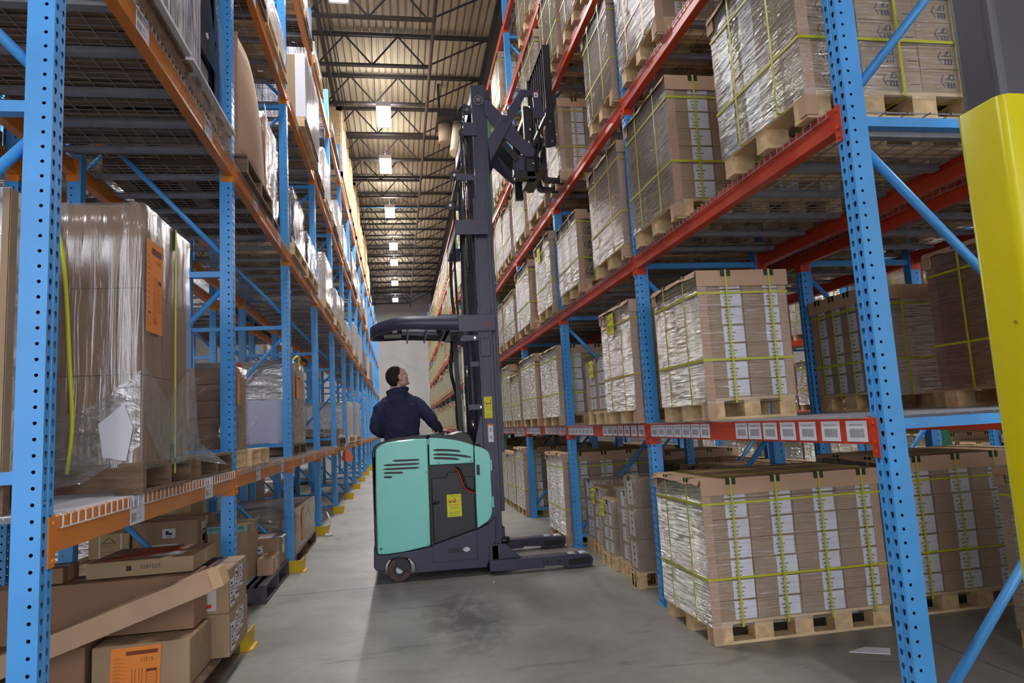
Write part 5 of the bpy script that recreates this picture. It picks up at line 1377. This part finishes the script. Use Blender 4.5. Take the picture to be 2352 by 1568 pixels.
# ------------------------------------------------------------------ film wrapped pallet goods, left rack
def wrapped(label, x0, x1, y0, y1, z, H, m=KRAFT, fl=None, seams=(2, 2, 3), pal=OLDW, ph=.13, skirt=.0, top=True, px=None, name='wrapped_pallet', taper=0, group='film wrapped pallet goods of the left rack', bump=True):
    """X0..X1 world (X1 = aisle side)"""
    r = thing(name, label, 'pallet load', ((x0 + x1)/2, (y0 + y1)/2, z), 0, group); a, b = (x1 - x0)/2, (y1 - y0)/2
    if ph:
        px = px or (a + .02, b + .02)
        mb = MB()
        for y in (-px[1], -.02, px[1] - .04): mb.box(-px[0], px[0], y, y + .04, .016, ph - .016)
        for i in range(7): x = -px[0] + (2*px[0] - .095)*i/6; mb.box(x, x + .095, -px[1], px[1], ph - .016, ph)
        for i in (0, 2, 4): x = -px[0] + (2*px[0] - .11)*i/4; mb.box(x, x + .11, -px[1], px[1], 0, .016)
        mb.build('pallet', pal, r)
    ztop = H
    nx, ny, nz = seams; cw, cd, chh = 2*a/nx, 2*b/ny, (ztop - ph)/nz
    if m is not None:
        mb = MB(); mb.box(.003, cw - .003, .003, cd - .003, .002, chh - .002); cmx = mb.mesh('carton', m)
        for i in range(nx):
            for j in range(ny):
                for k in range(nz):
                    if 0 < i < nx - 1 and 0 < j < ny - 1 and k < nz - 1: continue
                    obj_from(cmx, 'carton', r, (-a + i*cw, -b + j*cd, ph + k*chh))
    e = .010; mb = MB(); rnd = random.Random(int(abs(y0)*97))
    N = 8
    P = []
    for s in range(4):
        for i in range(N):
            t = i/N
            u, v = [(-a - e + t*2*(a + e), -b - e), (a + e, -b - e + t*2*(b + e)), (a + e - t*2*(a + e), b + e), (-a - e, b + e - t*2*(b + e))][s]
            P.append((u, v))
    zs = [.02 if skirt else ph - .03, ph + .05] + [ph + (ztop - ph)*q for q in (.15, .3, .5, .7, .85)] + [ztop + .004]
    k0 = len(mb.v)
    for zi, zz in enumerate(zs):
        for (u, v) in P:
            sc = 1 + (skirt*(1 - zi*.45) if zi < 3 and skirt else 0)
            mb.v.append((u*sc + rnd.uniform(-.004, .004), v*sc + rnd.uniform(-.004, .004), zz))
    n = len(P)
    for i in range(len(zs) - 1):
        for j in range(n):
            q = (j+1) % n; mb.f.append((k0 + i*n + j, k0 + i*n + q, k0 + (i+1)*n + q, k0 + (i+1)*n + j)); mb.mi.append(0); mb.uv.append(None); mb.sm.append(bump)
    if top: mb.f.append(tuple(k0 + (len(zs) - 1)*n + j for j in range(n))); mb.mi.append(0); mb.uv.append(None); mb.sm.append(False)
    mb.build('film_wrap', fl or FILMH, r)
    return r, a, b
FILMV = film('vertical streaked film', .16, .2, (12, 12, .6), .7, milk=.09, rot=(0, 0, 0))
FILMT = film('thin creased film', .22, .15, (3, 3, 8), .8, milk=.05)
# nearest: big brown carton load
r, a, b = wrapped('large film wrapped brown carton load with orange form, behind nearest left post', -2.05, -1.095, 3.14, 3.80, 1.158, 1.262, KRAFTD, FILMV, (1, 2, 3), px=(.50, .345))
sticker(r, 'orange_form', (a + .013, -b + .03, .70), (0, 1, 0), (0, 0, 1), .20, .42, [PAPERO, INKO], n=(1, 0, 0), texts=[('11741', .07, .7, .78, 1), ('018', .07, .55, .12, 1)], rects=FR_)
mb = MB(); mb.hose([(a - .39, -b - .012, 1.26), (a - .33, -b - .030, 1.16), (a - .29, -b - .035, .95), (a - .265, -b - .035, .6), (a - .25, -b - .03, .3), (a - .27, -b - .02, .10)], .0085, 8); st = mb.build('strap', STRAPY, r)
mb = MB(); mb.box(a + .014, a + .016, .085, .105, .06, 1.265); mb.box(-a, a + .015, .085, .105, 1.266, 1.268); mb.build('strap', STRAPY, r)
mb = MB(); mb.box(a + .010, a + .0135, .06, .10, 1.16, 1.268); mb.box(a + .010, a + .0135, .05, .11, .10, .20); mb.build('strap_guard', PAD, r)
mb = MB(); mb.prism([(a - .13, .16), (a - .04, .14), (a - .015, .28), (a - .05, .38), (a - .15, .30)], -b - .03, -b - .026); mb.build('torn_paper', PAPER, r)
mb = MB(); mb.box(-a + .05, a - .50, -b - .006, -b - .004, .42, .70, 0); mb.build('printed_panel', mat('faded print', (110, 86, 66), .8), r)
# loose film tails
def drape(parent, name, pts, wd, mats=None):
    mb = MB(); k = len(mb.v)
    for (p, q) in pts: mb.v += [tuple(p), tuple(q)]
    for i in range(len(pts) - 1): mb.f.append((2*i, 2*i + 1, 2*i + 3, 2*i + 2)); mb.mi.append(0); mb.uv.append(None); mb.sm.append(True)
    return mb.build(name, mats or FILMB, parent)
drape(r, 'film_tail', [((a + .02, -b - .015, .55), (a + .02, -b, .30)), ((a + .03, -b*.2, .40), (a + .02, -b*.2, .10)), ((a + .03, b + .02, .62), (a + .03, b + .02, .12)), ((a + .0, b + .14, .45), (a + .02, b + .16, .10)), ((a - .02, b + .30, .20), (a + .02, b + .40, .08)), ((a - .1, b + .72, .14), (a + .03, b + .74, .05))], 0)
drape(r, 'film_tail', [((-a + .2, -b - .02, .42), (-a + .2, -b - .02, .12)), ((0, -b - .03, .30), (0, -b - .03, .02)), ((a - .2, -b - .03, .36), (a - .2, -b - .03, .06)), ((a + .01, -b - .02, .52), (a + .01, -b - .02, .2))], 0, FILMH)
# wrapped load at the left picture edge, film shine painted in as white
r, a, b = wrapped('bright wrapped load at left picture edge behind the rack brace', -2.10, -1.295, 2.50, 2.72, 1.158, 1.10, mat('white goods and shine', (214, 208, 206), .6), FILMW, (1, 1, 1), px=(.42, .12))
mb = MB(); mb.box(a - .012, a + .012, -b - .014, -b - .010, .12, 1.1); mb.box(a + .010, a + .014, -b - .014, -b + .03, .12, 1.1); mb.build('corner_board', KRAFT, r)
std_pallet('wooden_pallet', 'film covered empty pallet end beside the large brown load', -2.05, -1.10, 4.05, 4.80, 1.158, OLDW)
r, a, b = wrapped('square wrapped carton load on lowest orange beam, second bay', -2.05, -1.125, 5.0, 5.36, 1.158, .71, KRAFTD, FILMT, (1, 1, 5), pal=PINE, px=(.46, .18))
sticker(r, 'orange_form', (a + .013, -b + .01, .45), (0, 1, 0), (0, 0, 1), .07, .25, [PAPERO, INKO], n=(1, 0, 0), rects=FR_[:10])
std_pallet('wooden_pallet', 'empty new pallet on lowest orange beam beside square wrapped load', -2.05, -1.10, 5.40, 6.10, 1.158, PINE)
r, a, b = wrapped('tall grey wrapped load with mixed load card and orange form, third left bay', -2.10, -1.13, 7.58, 8.55, 1.158, 1.02, mat('grey wrapped goods', (150, 132, 126), .7), FILMH, (1, 1, 1), px=(.5, .50), skirt=.0)
sticker(r, 'label_glare', (-a + .05, -b - .012, .15), (1, 0, 0), (0, 0, 1), .86, .45, [mat('pale label glare', (205, 205, 232), .3)])  # pale sheet: white label area with its bright reflection painted in
sticker(r, 'mixed_load_card', (-a + .30, -b - .014, .90), (1, 0, 0), (0, 0, 1), .16, .10, [PAPERR, INKO], texts=[('MIXED', .3, .5, .68, 1), ('LOAD', .3, .5, .3, 1)])
sticker(r, 'orange_form', (a + .013, -b + .25, .62), (0, 1, 0), (0, 0, 1), .30, .26, [PAPERO, INKO], n=(1, 0, 0), rects=FR_[:10])
mb = MB(); mb.hose([(a - .05, -.2, 1.0), (a, -.18, 1.08), (a + .02, -.05, 1.09), (a + .01, .02, 1.0)], .012, 6); mb.build('loose_strap', STRAPY, r)
# wrapped floor load, third bay
r, a, b = wrapped('wrapped carton load with papers on floor beyond the third left post', -2.02, -1.13, 7.62, 9.3, 0, .58, KRAFT, FILMH, (1, 2, 1), ph=.15, px=(.46, .86))
sticker(r, 'shipping_paper', (a - .12, -b - .012, .34), (1, 0, 0), (0, 0, 1), .10, .16, [PAPER, INK], rects=[(.1, .9, .8, .84, 1), (.1, .9, .6, .64, 1), (.1, .9, .4, .44, 1)])
sticker(r, 'orange_form', (a + .013, -b + .45, .2), (0, 1, 0), (0, 0, 1), .16, .38, [PAPERO, INKO], n=(1, 0, 0), rects=FR_[:10])
mb = MB(); mb.box(-.1, .1, -.07, .07, 0, .002) if False else mb.hose([(0, 0, .03), (.03, .01, .18), (0, .05, .25), (-.03, .12, .30)], .012, 6); mb.cyl((0, 0, 0), (0, 0, .03), .05, 12)
o = mb.build('film_scrap', mat('white film scrap', (225, 225, 230), .3)); o.location = (-1.0, 9.74, .0); tag(o, 'crumpled white film scrap on the floor beside a yellow post guard', 'plastic scrap')
for i, (x, y, s) in enumerate(((-.86, 10.3, .018), (-.72, 9.75, .016), (-.86, 11.1, .015), (.76, 6.10, .012))):
    mb = MB(); ell(mb, (0, 0, s*.3), (s, s*1.3, s*.3), None, 8, 5); o = mb.build('paper_scrap', PAPER); o.location = (x, y, 0); tag(o, ['tiny white paper scrap on the floor, right of the film scrap', 'tiny white paper scrap on floor, nearest of the aisle ones', 'tiny white paper scrap on floor, farthest up the aisle', 'tiny white paper scrap on the floor in front of the truck'][i], 'paper scrap')
mb = MB(); mb.prism([(2.42, 3.62), (2.60, 3.52), (2.66, 3.60), (2.55, 3.66), (2.5, 3.65)], .0, .004, 'z'); o = mb.build('paper_scrap', PAPER); tag(o, 'torn white paper lying on floor beside nearest right post foot', 'paper scrap')
# hanging orange tag far down the left rack
mb = MB(); mb.prism([(-.09, .05), (.12, 0), (.14, .12), (.05, .26), (-.05, .24)], 0, .004, 'y'); o = mb.build('hanging_tag', mat('bright orange tag', (232, 116, 76), .6)); o.location = (-1.085, 14.2, .78); tag(o, 'orange paper tag hanging below the lowest left beam far down the aisle', 'tag')

# ---- second level left (3.33)
# black frame machine in film on white-topped pallets
t = thing('machine_on_pallet', 'black metal machine frame wrapped in shiny film on second orange beam', 'machine', (-1.6, 4.2, 3.335), 0, None)
mb = MB()
for y0_, y1_ in ((-1.12, -.42), (-.38, .62)):
    for x in (-.48, -.02, .42): mb.box(x, x + .06, y0_, y1_, .02, .13)
    for i in range(6): y = y0_ + (y1_ - y0_ - .1)*i/5; mb.box(-.5, .5, y, y + .1, 0, .02); mb.box(-.5, .5, y, y + .1, .13, .15)
mb.build('pallet', OLDW, t)
mb = MB(); mb.box(.44, .53, -1.12, -.42, .15, .17); mb.box(.44, .53, -.38, .62, .15, .165); mb.build('white_board', PAPER, t)
mb = MB()
for y in (-.95, -.35, .5): mb.box(.30, .42, y, y + .08, .16, 1.5); mb.box(-.42, -.30, y, y + .08, .16, 1.5)
mb.box(.38, .42, -.95, .58, .62, .80); mb.box(.38, .42, -.95, .58, 1.1, 1.3); mb.box(-.42, .42, -.95, .58, 1.45, 1.5); mb.box(.30, .40, -.35, .58, .16, .26); mb.box(-.4, .36, -.95, -.92, .2, 1.4)
mb.prism([(-.04, .60), (.0, .95), (.10, 1.30), (.16, 1.42), (.34, 1.10), (.58, .62), (.62, .16), (.50, .16), (.50, .55), (.12, .55), (-.04, .57)], .40, .424, 'x'); mb.build('machine_frame', mat('black enamel', (22, 22, 36), .25), t, .004)
mb = MB(); mb.cyl((.423, .05, .92), (.43, .05, .92), .06, 16); mb.cyl((.423, .30, .70), (.43, .30, .70), .02, 12); mb.build('white_disc', PAPER, t)
mb = MB(); mb.box(.0, .38, .0, .5, .17, .56); mb.build('grey_panel', mat('grey inner panel', (170, 160, 158), .6), t)
FILMS = film('silver vertical crinkle film', .62, .12, (26, 26, 1.2), 1.0, milk=.5, tint=(235, 235, 245), rot=(0, 0, 0))  # whitish bunches; the tint also paints the bright streaks of the creases
drape(t, 'film_wrap', [((.45, -.95, 1.7), (.47, -.95, .15)), ((.47, -.6, 1.7), (.48, -.6, .17)), ((.46, -.35, 1.7), (.49, -.36, .17)), ((.46, -.15, 1.7), (.48, -.12, .17)), ((.44, .10, 1.6), (.47, -.02, .17))], 0, FILMS)
drape(t, 'film_wrap', [((.45, .08, 1.6), (.46, .12, 1.2)), ((.46, .32, 1.4), (.47, .27, 1.1)), ((.46, .42, 1.1), (.47, .38, .8)), ((.46, .60, .8), (.47, .52, .35)), ((.44, .68, .5), (.46, .62, .12))], 0, FILMB)
drape(t, 'film_wrap', [((-.45, -1.0, 1.55), (-.45, -1.0, .15)), ((.0, -1.02, 1.58), (0, -1.02, .15)), ((.45, -1.0, 1.6), (.47, -1.0, .15))], 0, FILMS)
drape(t, 'film_tail', [((.51, -.36, .10), (.48, -.36, .03)), ((.53, .3, .15), (.50, .3, .0)), ((.53, .66, .13), (.50, .64, .0))], 0, FILMT)
# gaylord box with curled top
r = thing('gaylord_box', 'tall plain tan bulk carton with bulging front on a dark pallet', 'bulk box', (-1.56, 5.66, 3.335), 0, None)
mb = MB()
for y in (-.52, 0, .48): mb.box(-.5, .5, y, y + .05, .02, .12)
for i in range(6): x = -.5 + i*.18; mb.box(x, x + .1, -.54, .54, .12, .14)
for i in (0, 2, 4): x = -.5 + i*.22; mb.box(x, x + .12, -.54, .54, 0, .02)
mb.build('pallet', OLDW, r)
mb = MB(); nY = 12; nZ = 10; k0 = 0
Ht = lambda t: 1.14 - .34*max(0, (t - .35)/.65)**1.5
for i in range(nY + 1):
    t_ = i/nY; y = -.53 + 1.06*t_
    for j in range(nZ + 1):
        s_ = j/nZ; mb.v.append((.44 + .055*math.sin(PI*t_)*(.4 + .6*math.sin(PI*min(1, s_*1.1))) - .03*s_, y, .14 + (Ht(t_) - .14)*s_))
for i in range(nY):
    for j in range(nZ): q = i*(nZ + 1) + j; mb.f.append((q, q + nZ + 1, q + nZ + 2, q + 1)); mb.mi.append(0); mb.uv.append(None); mb.sm.append(True)
o = mb.build('front_wall', KRAFTL, r); sd = o.modifiers.new('s', 'SOLIDIFY'); sd.thickness = .008
mb = MB(); mb.box(-.47, .44, -.535, -.527, .14, 1.12); mb.box(-.47, .44, .527, .535, .14, .80); mb.box(-.47, -.46, -.53, .53, .14, 1.1); mb.box(-.45, .42, -.52, .52, .15, .8); mb.build('box_walls', KRAFTL, r)
sticker(r, 'white_label', (.485, .34, .82), (0, 1, 0), (-.1, 0, 1), .07, .16, [PAPER], n=(1, 0, .1))
mb = MB(); put_text(mb, '16663520', .07, lambda u, v: (.500, u, .92 + v)); mb.build('handwriting', INK, r)
r, a, b = wrapped('lumpy film wrapped cardboard piece beside the tall tan bulk carton', -1.95, -1.15, 6.27, 6.95, 3.335, 1.02, KRAFTL, FILMB, (1, 1, 1), px=(.42, .34))
def black_wrapped(label, x0, x1, y0, y1, z, H):
    r, a, b = wrapped(label, x0, x1, y0, y1, z, H, None, FILMB, pal=PINE, px=((x1 - x0)/2 + .03, (y1 - y0)/2 + .05), ph=.14)
    mb = MB()
    for y in (-b + .02, -b*.2, b*.45): mb.box(a - .10, a - .02, y, y + .07, .14, H - .03); mb.box(-a + .02, -a + .1, y, y + .07, .14, H - .03)
    mb.box(-a + .02, a - .02, -b + .02, b - .02, .14, .26); mb.box(-a + .02, a - .02, -b + .03, -b + .06, .2, H - .1); mb.build('machine_frame', mat('dark blue enamel', (34, 36, 74), .22), r)
    return r
black_wrapped('dark blue wrapped machine part on second orange beam, just past third post', -1.85, -1.10, 7.60, 8.55, 3.337, .78)
black_wrapped('smaller dark wrapped machine part on a pale pallet, second beam, fourth bay', -1.80, -1.10, 8.75, 9.75, 3.335, .62)
# film-covered white goods and shine further along
LG = [  # level index, y0, y1, H, kind
 (2, 10.9, 12.2, .90, 'w'), (2, 12.7, 13.8, .70, 'w'), (2, 14.1, 14.75, .8, 'w'), (2, 15.3, 17.0, .5, 'w'), (2, 18.0, 19.5, .9, 'w'), (2, 20.4, 21.8, .9, 'w'), (2, 23.0, 24.3, .8, 'k'), (2, 26, 27.2, .9, 'w'), (2, 28.5, 29.8, .9, 'k'),
 (3, 2.6, 4.6, .9, 'k'), (3, 5.1, 6.1, .55, 'k'), (3, 6.2, 7.25, .5, 'w'), (3, 8.35, 9.75, 1.05, 'b'), (3, 10.12, 11.0, .35, 'k'), (3, 11.2, 12.2, .95, 'w'), (3, 12.6, 13.6, .3, 'k'), (3, 13.7, 14.75, .9, 'w'), (3, 15.1, 16.2, .8, 'w'), (3, 16.3, 17.2, .3, 'k'), (3, 17.8, 19.6, .9, 'k'), (3, 20.2, 21.5, .9, 'w'), (3, 23, 24.5, .8, 'k'), (3, 25.5, 27, .8, 'w'),
 (4, 2.6, 4.6, .5, 'k'), (4, 5.1, 6.9, .5, 'k'), (4, 7.6, 8.9, .45, 'w'), (4, 9.0, 9.75, .5, 'k'), (4, 10.1, 11.2, .35, 'w'), (4, 12.8, 14.4, .35, 'k'), (1, 17.8, 19.5, 1.0, 'w'), (1, 15.3, 16.8, .9, 'w'), (1, 12.8, 14.0, .3, 'k')]
cnt = {}
for li, y0, y1, H, kd in LG:
    fl = {'w': FILMB, 'k': FILMT, 'b': FILMS}[kd]; mm = {'w': mat('white goods and shine', (214, 208, 206), .6), 'k': KRAFTD, 'b': mat('silver grey goods', (176, 172, 176), .5)}[kd]
    n_ = cnt[li] = cnt.get(li, 0) + 1
    r, a, b = wrapped('%s wrapped pallet on the %s of left rack, %s along it' % ({'w': 'white film', 'k': 'brown', 'b': 'silvery'}[kd], LV[li], ORD[n_ - 1]), -2.05, -1.10 + (.08 if kd == 'b' else 0), y0, y1, LZ[li] + .008, H, mm, fl, (1, 1, 1), pal=PINE if kd != 'k' else OLDW, px=(.50, (y1 - y0)/2 + .03))
    if kd == 'b':
        mb = MB(); mb.box(a - .22, a - .12, -b - .016, -b - .012, .15, H - .1, 0); mb.box(a - .12, a - .0, -b - .016, -b - .012, .13, H - .1, 1); mb.build('edge_boards', [KRAFT, PAPER], r)
# plywood crates on the top beam
def crate(label, x0, x1, y0, y1, z, H):
    r = thing('plywood_crate', label, 'crate', ((x0 + x1)/2, (y0 + y1)/2, z), 0, 'tall plywood crates on the top left beam'); a, b = (x1 - x0)/2, (y1 - y0)/2
    mb = MB(); mb.box(-a, a, -b, b, .12, H); mb.build('panels', PLY, r)
    mb = MB(); t_ = .03; w_ = .09
    for (u0, u1) in ((-a, -a + w_), (a - w_, a)): mb.box(u0, u1, -b - t_, -b, .1, H)
    for (z0, z1) in ((.1, .2), (H - w_, H)): mb.box(-a, a, -b - t_, -b, z0, z1); mb.box(a, a + t_, -b, b, z0, z1)
    for (u0, u1) in ((-b, -b + w_), (-w_/2, w_/2), (b - w_, b)): mb.box(a, a + t_, u0, u1, .1, H)
    mb.build('battens', PINE, r)
    mb = MB()
    for x in (-a, -.05, a - .1): mb.box(x, x + .1, -b, b, 0, .12)
    mb.build('skids', PINE2, r)
for i, (y0, y1, H) in enumerate(((15.05, 17.3, 1.72), (17.65, 18.7, 1.65), (18.8, 19.8, 1.2), (20.2, 22.2, 1.85), (22.7, 24.7, 1.3), (25.3, 27.2, 1.8), (27.8, 29.0, 1.2))):
    crate('tall plywood crate on the top left beam, %s from the camera' % ORD[i], -2.05, -1.09, y0, y1, LZ[4] + .008, H)
# second-row and neighbouring goods on the left
GB = 'carton goods in the rack behind the left rack'
rr2 = random.Random(5)
for k in range(0, 8):
    for li in (0, 1, 2, 3):
        for i in range(2):
            if rr2.random() < (.65 if li == 1 else .35): continue
            if li == 0 and k < 2: continue
            y0 = Y_L + PW + PITCH*k + .06 + i*1.2; H = rr2.choice([.4, .6, .8, 1.0]); kd = rr2.random()
            wrapped('wrapped goods behind left rack, %s level, %s bay, %s half' % (LV[li], ORD[k], ('near', 'far')[i]), -3.5, -2.55, y0, y0 + 1.05, LZ[li] + (.008 if li else 0), H, KRAFTD if kd < .6 else mat('white goods and shine', (214, 208, 206), .6), FILMH if kd > .5 else FILMT, (1, 1, 2), group=GB)
for k in range(2, 8):
    for li in (0, 1, 2):
        for i in range(2):
            if rr2.random() < .3: continue
            y0 = Y_L + PW + PITCH*k + .06 + i*1.2
            wrapped('wrapped goods across the far left aisle, %s level, %s bay, %s half' % (LV[li], ORD[k], ('near', 'far')[i]), -7.6, -6.65, y0, y0 + 1.05, LZ[li] + .008, (.9 if li == 0 else rr2.choice([.7, 1.0, 1.2])), KRAFT, FILMH, (1, 1, 2), group='goods across the far left aisle')
t = thing('black_steel_frame', 'tall black steel frame standing on top left beam beyond the crates', 'metal frame', (-1.35, 29.5, LZ[4] + .006))
mb = MB()
for x in (-.22, -.06, .10, .24): mb.box(x - .04, x + .04, -.35, -.27, 0, 1.35); mb.box(x - .04, x + .04, .27, .35, 0, 1.35)
mb.build('frame_posts', BLACK, t)
mb = MB(); mb.box(-.28, .30, -.37, .37, 0, .22); mb.box(-.26, .28, -.36, .36, 1.22, 1.28); mb.build('frame_base', BLACK, t)
# green card on the right
mb = MB(); mb.prism([(0, 0), (.10, -.02), (.05, .22), (-.04, .22)], 0, .003, 'y'); o = mb.build('hanging_card', GREENC); o.location = (4.30, 4.9, .98); tag(o, 'dark green card hanging below the red beam at the second row', 'card')
# ------------------------------------------------------------------ world and view
w = bpy.data.worlds.new('World'); SC.world = w; w.use_nodes = True
w.node_tree.nodes['Background'].inputs[0].default_value = (.90, .92, 1.0, 1)
w.node_tree.nodes['Background'].inputs[1].default_value = 2.5
SC.view_settings.view_transform = 'Standard'; SC.view_settings.look = 'None'; SC.view_settings.gamma = 1
SC.view_settings.use_curve_mapping = False; SC.view_settings.exposure = 0.12
SC.cycles.transparent_max_bounces = 10; SC.cycles.max_bounces = 5; SC.cycles.diffuse_bounces = 3; SC.cycles.glossy_bounces = 2; SC.cycles.transmission_bounces = 2
SC.cycles.use_adaptive_sampling = True; SC.cycles.adaptive_threshold = .10; SC.cycles.adaptive_min_samples = 16
